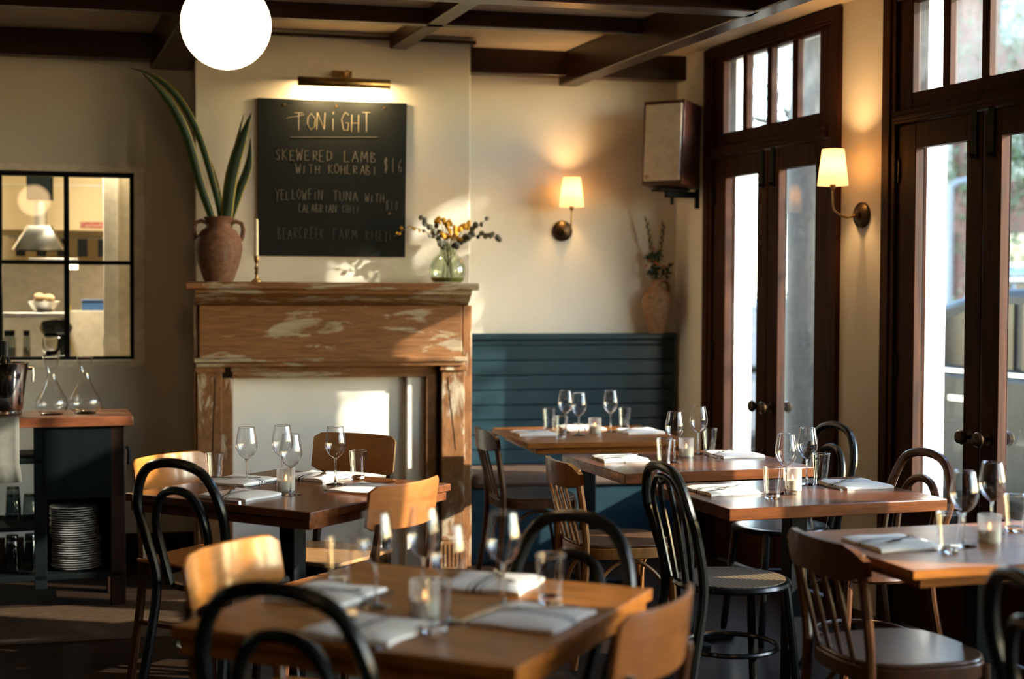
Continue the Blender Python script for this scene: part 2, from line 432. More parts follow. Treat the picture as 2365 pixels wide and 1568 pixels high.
# ------------------------------------------------------------------ French doors with transoms
def door_unit(i, c):
    fr = thing('door_%d' % i, RF[0], RF[1], None, None, kind='structure'); del fr['kind']; fr['kind'] = 'structure'
    # jambs, head and the bar between door and transom
    m = MB()
    for s in (-1, 1):
        a, b2 = sorted((c+s*HW, c+s*(HW-.062))); m.box(a, b2, -.018, .07, 0, 2.745)
    m.box(c-HW+.062, c+HW-.062, -.018, .07, 2.70, 2.745)
    m.box(c-HW+.062, c+HW-.062, -.030, .07, 2.172, 2.225)
    m.box(c-HW+.062, c+HW-.062, -.040, -.02, 2.185, 2.200)
    m.box(c-HW-.028, c-HW+.03, -.026, .0, 0, 2.762).box(c+HW-.03, c+HW+.028, -.026, .0, 0, 2.762)
    m.box(c-HW+.03, c+HW-.03, -.026, .0, 2.715, 2.762)
    m.build('door_frame', DOORW, fr, .004)
    for s in (-1, 1):
        lo, hi = sorted((c+s*.004, c+s*.566)); pin = c+s*.105; pout = c+s*.440
        pa, pb = sorted((pin, pout))
        m = MB()
        m.box(lo, pa, -.004, .042, .02, 2.165).box(pb, hi, -.004, .042, .02, 2.165)
        m.box(pa, pb, -.004, .042, .02, .56).box(pa, pb, -.004, .042, 2.058, 2.165)
        leaf = m.build('door_leaf', DOORW, fr, .004)
        MB().box(pa-.004, pb+.004, .026, .030, .556, 2.062).build('pane', PANE, leaf)
        kx = c+s*.052
        k = MB(); 
        for d in (-1, 1):
            y0 = -.004 if d < 0 else .042
            k.tube([(kx, y0, .865), (kx, y0+d*.004, .865)], .026, 14)
            k.tube([(kx, y0+d*.004, .865), (kx, y0+d*.035, .865)], .009, 10)
            k.tube([(kx, y0+d*.033, .865), (kx, y0+d*.040, .865), (kx, y0+d*.052, .865), (kx, y0+d*.062, .865), (kx, y0+d*.067, .865)], [.013,.026,.031,.025,.012], 16)
        k.build('knob', BRONZE, leaf)
        k = MB().box(kx-.018, kx+.018, -.012, -.003, 1.975, 2.175).tube([(kx,-.012,1.99),(kx,-.03,1.99)], .009, 8)
        k.build('surface_bolt', IRON, leaf, .002)
        for hz in (.28, 1.13, 1.97):
            MB().box(c+s*.566-.018, c+s*.566+.018, -.012, -.002, hz-.05, hz+.05).tube([(c+s*.568,-.012,hz-.055),(c+s*.568,-.012,hz+.055)], .007, 8).build('hinge', IRON, leaf)
    w = thing('window_%d' % i, RF[0], RF[1], None, None, kind='structure')
    m = MB(); e = .468
    m.box(c-.566, c-e, -.004, .042, 2.226, 2.70).box(c+e, c+.566, -.004, .042, 2.226, 2.70)
    m.box(c-e, c+e, -.004, .042, 2.226, 2.297).box(c-e, c+e, -.004, .042, 2.681, 2.70)
    m.build('window_frame', DOORW, w, .004)
    pw = (2*e - 3*.046)/4
    for k in range(4):
        a = c-e+k*(pw+.046)
        MB().box(a-.003, a+pw+.003, .026, .030, 2.294, 2.684).build('pane', PANET, w)
        if k < 3: MB().box(a+pw, a+pw+.046, -.002, .040, 2.297, 2.681).build('mullion', DOORW, w, .004)
for i, c in enumerate(DC): door_unit(i+1, c)

# ------------------------------------------------------------------ kitchen window and the kitchen behind it
w = thing('window_%d' % (len(DC)+1), BF[0], BF[1], None, None, kind='structure')
m = MB()
m.box(-1.20,-.02,.03,.075,2.036,2.06).box(-1.20,-.02,.03,.075,1.078,1.095).box(-.045,-.02,.03,.075,1.095,2.036).box(-1.20,-1.175,.03,.075,1.095,2.036)
m.build('window_frame', IRON, w)
MB().box(-.377,-.352,.03,.07,1.095,2.036).build('mullion', IRON, w, .003)
MB().box(-.71,-.685,.03,.07,1.095,2.036).build('mullion', IRON, w, .003)
MB().box(-1.175,-.045,.032,.068,1.578,1.598).build('mullion', IRON, w, .003)
for a, b2 in ((-1.175,-.71),(-.685,-.377),(-.352,-.045)):
    for z0, z1 in ((1.095,1.578),(1.598,2.036)):
        MB().box(a, b2, .048, .052, z0, z1).build('pane', PANEK, w)
struct('wall_kitchen', MB().box(-2.6,.9,3.0,3.1,0,2.9).box(-2.7,-2.6,.14,3.1,0,2.9).box(.25,.35,.14,3.1,0,2.9), KWALL, BF)
struct('floor_kitchen', MB().box(-2.7,.9,.14,3.1,-.1,0), FLOORM, BF)
struct('ceiling_kitchen', MB().box(-2.7,.9,.14,3.1,2.65,2.78), KWALL, BF)
KR = BF[1]
def kt(name, x, y, z, label, cat): return thing(name, on(BF, x, y, z), KR, label, cat)
o = MB().box(-.19,-.02,.24,.29,0,2.3).build('post', CREAMP, None, .004); o.location = BF[0]; o.rotation_euler = (0,0,KR)
o.name = 'trim_3'; tag(o, kind='structure')
for z in (1.84,1.50,1.30):
    MB().tube([(-.105,.238,z),(-.105,.232,z)], .004, 8).build('screw', IRON, o)
MB().box(-.115,-.105,.225,.24,0,2.3).build('batten', CREAMP, o)
k = kt('cream_partition', -.30, .62, 0, 'cream waist-high kitchen panel with a plug socket at its corner', 'partition')
MB().box(-.10,.14,-.02,.04,0,1.328).build('panel', CREAMP, k, .003)
MB().box(.095,.128,-.035,-.02,1.285,1.320).build('socket', STEELB, k, .004)
MB().tube([(.112,-.04,1.29),(.10,-.05,1.22),(.092,-.05,1.15),(.10,-.05,1.05)], .004, 8).build('cord', RUBBER, k)
MB().tube([(-.085,-.03,1.36),(-.10,-.05,1.30),(-.095,-.05,1.18),(-.06,-.05,1.08)], .003, 8).build('yellow_cord', YELCORD, k)
k = kt('storage_bin', -.263, .66, 1.328, 'blue plastic bin on the cream kitchen panel', 'bin')
MB().box(-.066,.066,-.04,.06,0,.055).build('body', BLUEP, k, .006); MB().box(-.07,.07,-.045,.065,.055,.064).build('rim', BLUEP, k, .003)
k = kt('extractor_hood', -.34, 1.7, 1.82, 'large cream extractor hood with a red name plate', 'hood')
MB().prism_x([(-.1,.0),(.9,.0),(.9,.82),(.25,.82),(-.1,.30)], -.9, .16).build('canopy', KWALL, k, .006)
MB().box(-.9,.16,-.104,-.10,.275,.29).build('seam', CREAMP, k)
pl = MB().box(-.06,.112,-.106,-.10,.018,.055).build('name_plate', REDP, k, .002)
def font_mesh(txt, size, mat, parent, loc, rot, name='lettering'):
    cu = bpy.data.curves.new(name, 'FONT'); cu.body = txt; cu.size = size; cu.align_x = 'CENTER'; cu.align_y = 'CENTER'; cu.extrude = .0008
    ob = bpy.data.objects.new(name, cu); C.objects.link(ob); ob.parent = parent; ob.location = loc; ob.rotation_euler = rot
    cu.materials.append(mat)
    me = bpy.data.meshes.new_from_object(ob); o2 = bpy.data.objects.new(name, me); C.objects.link(o2)
    o2.parent = parent; o2.location = loc; o2.rotation_euler = rot; bpy.data.objects.remove(ob); return o2
tx = font_mesh('CaptiveAire', .034, LETTER, pl, (.026,-.108,.036), (PI/2,0,0))
k = kt('utensil_rail', -.34, 1.72, 1.66, 'rail of dark kitchen tools hanging under the hood', 'rail')
MB().tube([(-.5,0,.12),(.16,0,.12)], .008, 8).build('bar', STEELB, k)
for q in range(5):
    MB().box(-.46+q*.125,-.40+q*.125,-.01,.01,.0,.11).build('utensil', IRON, k, .004)
k = kt('stainless_cooker', -.35, 2.2, 0, 'stainless steel kitchen range below the hood', 'cooker')
MB().box(-.9,.16,-.35,.4,0,.95).build('body', STEELB, k, .01); MB().box(-.9,.16,.36,.4,.95,1.62).build('splashback', STEELB, k)
k = kt('hood_lamp', -.585, 1.0, 1.677, 'dark pendant heat hood with a flared metal skirt', 'lamp')
MB().box(-.07,.07,-.06,.06,.295,.80).build('housing', CABINET, k, .004)
MB().tube([(-.0,0,.14),(0,0,.295)], .04, 16).build('neck', STEELB, k)
MB().add([(-.14,-.12,0),(.14,-.12,0),(.14,.12,0),(-.14,.12,0),(-.062,-.05,.143),(.062,-.05,.143),(.062,.05,.143),(-.062,.05,.143)],
         [(0,1,5,4),(1,2,6,5),(2,3,7,6),(3,0,4,7),(4,5,6,7)]).build('skirt', plain('dull_steel', (.14,.145,.14), .35, .9), k, 0, solid=.004)
for s in (-1,1): MB().bar((s*.14,-.121,.0),(s*.062,-.051,.143),.008).build('edge_trim', STEEL, k)
k = kt('pass_shelf', -.75, .52, 0, 'steel pass shelf inside the kitchen window', 'shelf')
MB().box(-.5,.345,-.06,.16,1.288,1.319).build('shelf_board', STEELB, k, .003)
for x in (-.45,.32): MB().box(x-.012,x+.012,.10,.124,0,1.288).build('leg', STEELB, k)
MB().box(-.5,.345,-.10,.20,1.03,1.055).build('lower_board', STEELB, k, .003)
k = kt('serving_bowl', -.527, .56, 1.319, 'steel bowl heaped with pale bread on the pass shelf', 'bowl')
MB().lathe([(.035,0),(.06,.02),(.085,.06),(.088,.062)], 24).disc(.035,0).build('bowl_wall', STEELB, k, solid=.003)
m = MB(); rr = random.Random(3)
for q in range(9): m.ball((rr.uniform(-.05,.05), rr.uniform(-.04,.04), .06+rr.uniform(-.01,.03)), rr.uniform(.022,.036), 8, 5, sz=.7)
m.build('bread', plain('pale_bread', (.56,.40,.22), .8), k)
k = kt('stand_mixer', -.46, .56, 1.055, 'black stand mixer with a round silver badge', 'mixer')
MB().box(-.07,.07,-.06,.08,0,.03).box(.02,.07,-.04,.04,.03,.14).build('base', BLACK, k, .008)
MB().tube([(-.085,0,.165),(-.07,0,.172),(0,0,.178),(.06,0,.172),(.08,0,.165)], [.02,.045,.05,.045,.02], 14).build('motor_head', BLACK, k)
MB().lathe([(.03,.03),(.05,.06),(.055,.12),(.056,.125)], 20, (-.03,0,0)).build('bowl', STEEL, k, solid=.002)
MB().tube([(.012,-.049,.178),(.012,-.054,.178)], .022, 16).build('badge', STEEL, k)
for q, (x, lab) in enumerate(((-.62,'slim dark bottle beside the black stand mixer'),(-.71,'wide dark jar at the edge of the kitchen window'),(-.795,'smoky jar furthest from the stand mixer'))):
    k = kt('storage_jar', x, .56, 1.055, lab, 'jar')
    rad = .02 if q == 0 else .034
    MB().solid_lathe([(rad,0),(rad*1.05,.02),(rad*1.05,.12),(rad*.8,.135)], 16).build('body', SMOKE, k)
    MB().solid_lathe([(rad*.85,.135),(rad*.85,.165)], 16).build('lid', IRON, k)
    MB().solid_lathe([(rad*.85,.004),(rad*.9,.07)], 14).build('contents', plain('preserve_%d' % q, ((.30,.16,.10),(.03,.05,.03),(.03,.05,.03))[q], .5), k)
k = kt('ceiling_tube_light', -1.15, 1.9, 2.52, 'bright white tube light on the kitchen ceiling', 'light')
MB().box(-.65,.25,-.08,.08,.05,.13).build('housing', WHITE, k); MB().box(-.62,.22,-.06,.06,.02,.05).build('tube', TUBE, k)
ld = bpy.data.lights.new('tube_glow', 'AREA'); ld.shape = 'RECTANGLE'; ld.size = .9; ld.size_y = .14; ld.energy = 55; ld.color = (1,.86,.62)
lo = bpy.data.objects.new('tube_glow', ld); C.objects.link(lo); lo.parent = k; lo.location = (-.2,0,.01)
k = kt('heat_lamp', -.40, .70, 1.575, 'glowing heat lamp bar under the kitchen pass', 'lamp')
MB().box(-.22,.05,-.03,.03,.02,.05).build('housing', STEELB, k, .003); MB().box(-.02,.045,-.02,.02,-.012,.02).build('element', HEATL, k)
ld = bpy.data.lights.new('heat_glow', 'POINT'); ld.energy = 3; ld.color = (1,.7,.4); ld.shadow_soft_size = .03
lo = bpy.data.objects.new('heat_glow', ld); C.objects.link(lo); lo.parent = k; lo.location = (0,0,-.05)
ld = bpy.data.lights.new('tube_glow', 'AREA'); ld.shape = 'RECTANGLE'; ld.size = .65; ld.size_y = .06; ld.energy = 40; ld.color = (1,.86,.64)  # emitter of the added strip light below, not of the tube fixture
k = kt('added_strip_light', -.40, .20, 2.58, 'added kitchen fill light hidden above the window', 'light')  # added source, out of sight, to brighten the pale post
MB().box(-.35,.35,-.04,.04,0,.05).build('housing', WHITE, k)
lo = bpy.data.objects.new('added_fill_glow', ld); C.objects.link(lo); lo.parent = k; lo.location = (0,0,-.01)

# ------------------------------------------------------------------ fireplace
fp = thing('fireplace', BF[0], BF[1], 'distressed wooden fireplace surround with peeling paint and plastered hearth', 'fireplace')
MB().box(.238,1.70,-.66,-.382,1.449,1.487).build('mantel_shelf', MANTEL, fp, .008)
MB().prism_x([(-.53,1.372),(-.382,1.372),(-.382,1.449),(-.64,1.449),(-.635,1.430),(-.61,1.418),(-.585,1.395),(-.55,1.385)], .285, 1.665).build('crown_moulding', MANTEL, fp, .003)
MB().box(.306,1.637,-.52,-.382,1.105,1.372).build('frieze_board', MANTEL, fp, .004)
MB().box(.278,1.657,-.555,-.382,1.085,1.108).box(.288,1.647,-.54,-.382,1.062,1.085).build('ledge_moulding', MANTEL, fp, .005)
MB().box(.469-.001,1.51,-.47,-.382,1.004,1.062).build('header_board', MANTEL, fp, .004)
MB().box(.46,1.515,-.485,-.47,1.035,1.062).box(.469,1.51,-.478,-.47,1.004,1.014).build('header_bead', MANTEL, fp, .003)
for a, b2 in ((.418,.469),(1.456,1.51)):
    MB().box(a, b2, -.475,-.382,0,1.004).build('architrave', MANTELV, fp, .004)
for a, b2 in ((.295,.418),(1.532,1.652)):
    p = MB().box(a, b2, -.51,-.382,.16,1.062).build('pilaster', MANTELV, fp, .004)
    MB().box(a-.012,b2+.012,-.525,-.382,1.035,1.062).build('capital', MANTELV, p, .004)
    MB().box(a-.012,b2+.012,-.53,-.382,.0,.15).box(a-.006,b2+.006,-.522,-.382,.15,.175).build('plinth', MANTELV, p, .006)
    for q in range(5): MB().box(a+.012+q*.021, a+.022+q*.021, -.534,-.529,.02,.135).build('flute', MANTELV, p)
    MB().bar((a+.03+(.06 if a<1 else 0),-.5105,1.0),(a+.075,-.5105,.62),.004,.002).build('crack', DARKW, p)
MB().box(.282,.297,-.50,-.382,0,1.372).build('side_board', MANTELV, fp); MB().box(1.652,1.70,-.46,-.382,0,1.372).build('side_board', MANTELV, fp, .004)
MB().box(.469,1.456,-.395,-.382,0,1.004).box(1.36,1.456,-.44,-.395,0,1.004).build('plaster_infill', INFILL, fp, .012)

# things on the mantel shelf ---------------------------------------------------
MZ = 1.487
def jar_leaf(m, pts, w, name='leaf'):
    # ribbon leaf: green heart with yellow margins
    P = [Vector(p) for p in pts]; n = 16; path = []
    for i in range(n+1):
        t = i/n*(len(P)-1); k = min(int(t), len(P)-2); s = t-k
        p0 = P[max(k-1,0)]; p1 = P[k]; p2 = P[k+1]; p3 = P[min(k+2,len(P)-1)]
        path.append(.5*((2*p1)+(-p0+p2)*s+(2*p0-5*p1+4*p2-p3)*s*s+(-p0+3*p1-3*p2+p3)*s**3))
    rows = []
    for i, p in enumerate(path):
        t = i/n; a = path[max(i-1,0)]; b2 = path[min(i+1,n)]; d = (b2-a).normalized()
        sd_ = d.cross(Vector((0,1,0))).normalized(); ww = w*(.55+.9*math.sin(PI*min(1,t*1.05))**.8*.6)*(1 if t < .75 else max(.04,(1-t)/.25)**.75)
        fold = Vector((0,1,0))*ww*.35
        rows.append([p+sd_*ww*q + fold*(abs(q)) for q in (-.5,-.37,-.05,.05,.37,.5)])
    mb = MB(); nn = 6
    vs = [v for r in rows for v in r]; mb.v = [tuple(v) for v in vs]
    for i in range(len(rows)-1):
        for k in range(nn-1):
            mb.f.append((i*nn+k,i*nn+k+1,(i+1)*nn+k+1,(i+1)*nn+k)); mb.m.append(1 if k in (0,nn-2) else 0)
    me = bpy.data.meshes.new(name); me.from_pydata(mb.v, [], mb.f); me.materials.append(LEAF); me.materials.append(LEAFY)
    for p, mi in zip(me.polygons, mb.m): p.material_index = mi
    me.shade_smooth(); o = bpy.data.objects.new(name, me); C.objects.link(o); o.parent = m
    sm = o.modifiers.new('solid','SOLIDIFY'); sm.thickness = .003
    return o
jp = on(BF, .403, -.52, MZ)
k = thing('terracotta_jar', jp, BF[1], 'brown two-handled terracotta jar on the mantel shelf', 'jar')
MB().lathe([(.001,0),(.070,0),(.078,.02),(.105,.10),(.117,.165),(.112,.215),(.085,.255),(.062,.270),(.058,.290),(.068,.312),(.074,.318),(.070,.322),(.056,.318),(.050,.29),(.052,.2)], 36).build('body', TERRA, k)
for s in (-1,1):
    MB().tube([(s*.055,0,.292),(s*.085,0,.302),(s*.112,0,.292),(s*.120,0,.262),(s*.116,0,.225),(s*.108,0,.205)], .011, 10).build('handle', TERRA, k)
sp_ = thing('snake_plant', (jp[0],jp[1],jp[2]+.20), BF[1], 'tall snake plant leaves rising from the terracotta jar', 'plant')
def px2(pts, y0=0.0, y1=0.0):
    n = len(pts); return [((x-505)*.00213, y0+(y1-y0)*i/(n-1), (505-y)*.00216+.09) for i,(x,y) in enumerate(pts)]
jar_leaf(sp_, px2([(524,560),(513,500),(492,410),(466,322),(436,256),(398,206),(352,175),(306,164)], .02, -.10), .030)
jar_leaf(sp_, px2([(506,560),(492,500),(464,420),(442,340),(424,290),(398,242),(368,207),(336,179)], -.01, -.16), .044)
jar_leaf(sp_, px2([(520,560),(512,500),(500,420),(478,350),(452,300)], .03, .02), .030)
jar_leaf(sp_, px2([(516,560),(522,500),(534,400),(556,320),(580,252)], .0, -.05), .056)
jar_leaf(sp_, px2([(522,560),(530,500),(552,430),(574,370),(578,310)], .03, -.02), .040)
jar_leaf(sp_, px2([(514,560),(516,500),(520,450),(545,330),(564,250)], .04, .05), .022)
sl = MB().disc(.05, 0).build('soil', DARKW, sp_); 

k = thing('candlestick', on(BF,.587,-.55,MZ), BF[1], 'slim turned brass candlestick on the mantel shelf', 'candlestick')
MB().solid_lathe([(.027,0),(.027,.006),(.018,.012),(.008,.020),(.006,.035),(.010,.045),(.006,.055),(.011,.070),(.006,.084),(.009,.098),(.012,.105),(.014,.128),(.013,.130)], 20).build('stem', BRASS, k)
MB().solid_lathe([(.0095,0),(.009,.178),(.004,.184)], 16, (0,0,0)).build('tmp', WAX, None).name = 'taper_candle'
cd = bpy.data.objects['taper_candle']; cd.location = on(BF,.587,-.55,MZ+.130); tag(cd, 'white taper candle standing in the brass candlestick', 'candle')
MB().tube([(0,0,.18),(0,0,.195)], .0012, 6).build('wick', RUBBER, cd)

vp = on(BF,1.557,-.53,MZ)
k = thing('glass_vase', vp, BF[1], 'round pale green glass vase on the mantel shelf', 'vase')
MB().lathe([(.001,.002),(.07,.002),(.083,.012),(.095,.045),(.094,.085),(.075,.125),(.045,.155),(.030,.175),(.028,.19),(.036,.205),(.038,.206)], 32).build('body', VASEG, k)
MB().lathe([(.001,.006),(.066,.006),(.082,.02),(.085,.028),(.001,.028)], 28).build('water', plain('greenish_water', (.26,.26,.10), .1), k)
bq = thing('dried_bouquet', vp, BF[1], 'dried yellow flowers and eucalyptus stems in the green glass vase', 'bouquet')
rr = random.Random(11)
def vpx(x, y): return ((x-1033)*.00228, (650-y)*.00222)
heads = [(1015,505),(1028,520),(1040,512),(1052,525),(1022,540),(1060,545),(1038,540),(1070,520),(1078,516),(1010,530),(1045,530)]
for hx, hy in heads:
    x, z = vpx(hx, hy); y = rr.uniform(-.05,.04)
    MB().tube([(rr.uniform(-.03,.03),rr.uniform(-.02,.02),.03),(x*.15,y*.2,.18),(x*.7,y*.8,z-.03),(x,y,z)], .0016, 5).build('stem', STEM, bq)
    m = MB()
    for q in range(7): m.ball((x+rr.gauss(0,.011),y+rr.gauss(0,.011),z+rr.gauss(0,.010)), rr.uniform(.009,.014), 7, 5)
    m.build('flower_head', YELL, bq)
sprays = [[(1033,610),(1018,560),(990,520),(965,497)],[(1033,610),(1005,548),(975,530),(940,520),(905,545)],[(1033,610),(1050,560),(1085,530),(1128,496)],[(1033,610),(1060,560),(1090,542),(1120,535),(1150,552)],[(1033,610),(1020,555),(1004,500)]]
for si, s_ in enumerate(sprays):
    yo = (-.06,-.08,-.02,-.05,.02)[si]
    P = [Vector((vpx(*p)[0], yo*i/3, vpx(*p)[1])) for i, p in enumerate(s_)]
    MB().tube(P, .0018, 5).build('stem', STEM, bq)
    for i in range(1, len(P)):
        for q in range(4):
            p = P[i-1].lerp(P[i], (q+.5)/4)
            if i == 1 and q < 3: continue
            rad = rr.uniform(.010,.019) if si != 1 else rr.uniform(.006,.011)
            m = MB(); nrm = Vector((rr.gauss(0,.5),-1,rr.gauss(0,.5))).normalized(); ax = nrm.cross(Vector((0,0,1))).normalized(); ay = nrm.cross(ax)
            cc = p + Vector((rr.uniform(-.012,.012),rr.uniform(-.01,.01),rr.uniform(-.012,.012)))
            m.add([cc+(ax*math.cos(2*PI*a/9)+ay*math.sin(2*PI*a/9)*1.15)*rad for a in range(9)], [tuple(range(9))])
            m.build('leaf', YELL if (si == 1 and i >= 3) else EUC, bq, solid=.001)

# chalkboard ------------------------------------------------------------------
cbd = thing('chalkboard_menu', on(BF,.60,-.382,1.622), BF[1], 'black chalkboard menu headed TONIGHT above the mantel shelf', 'chalkboard')
MB().prism_y([(0,0),(.757,.0),(.765,.798),(0,.800)], -.016, -.001).build('board', CHALKB, cbd, .002)
for x in (.135,.40,.645): MB().tube([(x,-.016,.770),(x,-.020,.770)], .0055, 10).build('screw', BRASS, cbd)
MB().tube([(.675,-.016,.225),(.675,-.020,.225)], .0055, 10).build('screw', BRASS, cbd)
ST = {'T':[[(0,1),(1,1)],[(.5,1),(.5,0)]],'O':[[(.5,1),(.1,.75),(.05,.35),(.4,0),(.85,.2),(.95,.65),(.5,1)]],'N':[[(0,0),(.08,1),(.85,.02),(.95,1)]],
 'I':[[(.4,0),(.45,.85)]],'i':[[(.4,0),(.42,.62)],[(.44,.88),(.46,1)]],'G':[[(.9,.85),(.5,1),(.08,.6),(.3,.05),(.8,.02),(.9,.42),(.5,.42)]],'H':[[(.05,0),(.1,1)],[(.85,0),(.88,1)],[(.08,.5),(.86,.52)]],
 'S':[[(.85,.9),(.4,1),(.1,.75),(.75,.35),(.6,.05),(.05,.1)]],'K':[[(.1,0),(.1,1)],[(.8,1),(.12,.5),(.9,0)]],'E':[[(.8,1),(.1,1),(.1,0),(.85,0)],[(.1,.5),(.65,.52)]],
 'W':[[(0,1),(.22,0),(.5,.7),(.75,0),(1,1)]],'R':[[(.1,0),(.1,1),(.7,.9),(.65,.55),(.1,.5),(.85,0)]],'D':[[(.1,0),(.1,1),(.8,.8),(.85,.25),(.1,0)]],
 'L':[[(.15,1),(.1,0),(.8,0)]],'A':[[(0,0),(.45,1),(.9,0)],[(.2,.38),(.75,.4)]],'M':[[(0,0),(.12,1),(.5,.3),(.85,1),(1,0)]],'B':[[(.1,0),(.1,1),(.65,.85),(.15,.52),(.8,.3),(.7,.05),(.1,0)]],
 'Y':[[(0,1),(.45,.5),(.95,1)],[(.45,.5),(.4,-.15)]],'F':[[(.8,1),(.1,1),(.1,0)],[(.1,.5),(.65,.5)]],'U':[[(.05,1),(.1,.15),(.5,0),(.85,.15),(.9,1)]],
 'C':[[(.85,.9),(.4,1),(.1,.5),(.35,.02),(.85,.1)]],'$':[[(.8,.8),(.3,.85),(.2,.6),(.75,.4),(.65,.12),(.1,.15)],[(.4,1.05),(.36,-.1)],[(.58,1.05),(.54,-.1)]],'1':[[(.45,1),(.42,0)]],
 '6':[[(.7,1),(.25,.6),(.2,.15),(.6,.0),(.75,.3),(.25,.4)]],'8':[[(.5,1),(.2,.75),(.75,.3),(.5,0),(.2,.25),(.75,.75),(.5,1)]],' ':[]}
def chalk(txt, x, z, w, h, mat, name='lettering', slope=0.0, wid=.0022):
    m = MB(); n = len(txt); cw = w/n; rr2 = random.Random(hash(txt) % 97 if False else len(txt)*7)
    for i, ch in enumerate(txt):
        jx, jz, sc_ = rr2.uniform(-.1,.1)*cw, rr2.uniform(-.06,.06)*h, rr2.uniform(.88,1.1)
        for st in ST[ch]:
            P = [(x+i*cw+jx+p[0]*cw*.78, -.0172, z+jz+p[1]*h*sc_+slope*(i*cw)) for p in st]
            for a, b2 in zip(P, P[1:]): m.bar(a, b2, wid*1.0, .0016)
    return m.build(name, mat, cbd)
CH2 = plain('soft_shaded_chalk', (.22,.195,.145), .95); CH3 = plain('thin_shaded_chalk', (.20,.185,.15), .95); CH4 = plain('ghost_shaded_chalk', (.105,.105,.095), .95)  # lower rows fainter chalk, and lamp falloff down the board put into the tones
chalk('TONiGHT', .19, .645, .40, .095, CHALK, wid=.0028)
MB().bar((.145,-.017,.700),(.235,-.017,.722),.003,.0016).bar((.165,-.017,.605),(.61,-.017,.618),.003,.0016).build('underline', CH2, cbd)
chalk('SKEWERED', .085, .488, .305, .052, CH2); chalk('LAMB', .44, .490, .175, .055, CH2)
chalk('WITH', .195, .425, .125, .045, CH2); chalk('KOHLRABI', .355, .425, .265, .045, CH2); chalk('$16', .645, .440, .105, .07, CH3)
chalk('YELLOWFIN', .09, .288, .245, .050, CH3); chalk('TUNA', .385, .288, .13, .050, CH3); chalk('WITH', .55, .285, .10, .042, CH3)
chalk('CALABRIAN', .205, .225, .20, .040, CH3); chalk('CHILI', .43, .225, .09, .038, CH4); chalk('$18', .655, .245, .07, .045, CH4)
chalk('BEARCREEK', .10, .088, .245, .055, CH4); chalk('FARM', .385, .090, .125, .055, CH4); chalk('RIBEYE', .55, .088, .15, .052, CH4)

# picture light above the board ----------------------------------------------
pl_ = thing('picture_light', on(BF,1.03,-.382,2.50), BF[1], 'long brass picture light above the chalkboard', 'lamp')
m = MB(); rows = []
for x in (-.232,.232):
    rows.append([(x, -.095+.025*math.sin(a), .0+.025*math.cos(a)) for a in [R(d) for d in range(-150,106,15)]])
m.grid(rows); o = m.build('reflector', BRASS, pl_, solid=.002)
for s in (-1,1): MB().tube([(s*.231,-.095,0),(s*.234,-.095,0)], .026, 20).build('end_cap', BRASS, pl_)
MB().tube([(-.045,-.006,.062),(.045,-.006,.062)], .001, 4).box(-.05,.05,-.012,0,.035,.075).build('wall_bracket', BRASS, pl_, .003)
MB().tube([(.02,-.008,.055),(.02,-.05,.062),(.02,-.085,.045),(.02,-.092,.025)], .006, 10).ball((.02,-.055,.062),.011).build('arm', BRASS, pl_)
for s in (-.11,.11): MB().tube([(s-.06,-.095,-.002),(s+.06,-.095,-.002)], .009, 12).build('bulb', BULB, pl_)
for s in (-.11,.11):
    ld = bpy.data.lights.new('picture_glow', 'AREA'); ld.shape = 'RECTANGLE'; ld.size = .14; ld.size_y = .02; ld.energy = 3.0; ld.color = (1,.68,.32)
    lo = bpy.data.objects.new('picture_glow', ld); C.objects.link(lo); lo.parent = pl_; lo.location = (s,-.093,-.014); lo.rotation_euler = (R(38),0,0)

# ------------------------------------------------------------------ banquette
bq_ = thing('banquette', BF[0], BF[1], 'dark teal panelled banquette with a brown seat cushion along the back wall', 'banquette')
X0, X1 = 1.715, 2.965
MB().box(X0,X1+.005,-.075,-.002,1.178,1.213).build('top_rail', BLUE, bq_, .006)
zz = [.40,.483,.566,.649,.732,.815,.898,.981,1.064,1.147,1.178]
for a, b2 in zip(zz, zz[1:]):
    MB().box(X0,X1,-.055,-.005,a+.0015,b2-.0015).build('plank', BLUE, bq_, .004)
MB().box(X0,X1,-.40,-.04,0,.40).build('seat_box', BLUE, bq_, .005)
MB().box(X0,X1,-.43,-.055,.40,.485).build('cushion', CUSH, bq_, .03, 3)
k = thing('terracotta_jug', on(BF,2.842,-.16,1.213), BF[1], 'tall aged terracotta jug on the banquette rail in the corner', 'jug')
k.location = on(BF,2.842,-.085,1.213)
MB().lathe([(.001,0),(.045,0),(.050,.012),(.074,.10),(.084,.16),(.083,.195),(.065,.235),(.034,.262),(.026,.285),(.030,.305),(.032,.308),(.024,.304),(.02,.27)], 30).build('body', TERRA2, k)
MB().tube([(.026,0,.292),(.052,0,.296),(.068,0,.275),(.070,0,.245),(.066,0,.22)], .010, 10).build('handle', TERRA2, k)
bq2 = thing('dried_bouquet', (k.location[0],k.location[1],1.213), BF[1], 'dark sprigs with orange berries and two wheat stalks in the terracotta jug', 'bouquet')
rr = random.Random(5)
for q in range(26):
    a = rr.uniform(0,2*PI); rad = rr.uniform(.01,.075); z = .305+rr.uniform(.02,.16)
    e = Vector((math.cos(a)*rad, math.sin(a)*rad*.7, z))
    MB().tube([(0,0,.27),(e.x*.4,e.y*.4,z*.75+.06),e], .0018, 5).build('stem', STEM, bq2)
    m = MB(); 
    for w_ in range(5):
        d = Vector((rr.gauss(0,1),rr.gauss(0,1),rr.gauss(0,.7))).normalized(); s_ = d.cross(Vector((.3,.2,1))).normalized()
        c2 = e + d*.016; m.add([e, c2+s_*.010, e+d*.036, c2-s_*.010], [(0,1,2,3)])
    m.build('leaf', DKLEAF, bq2, solid=.001)
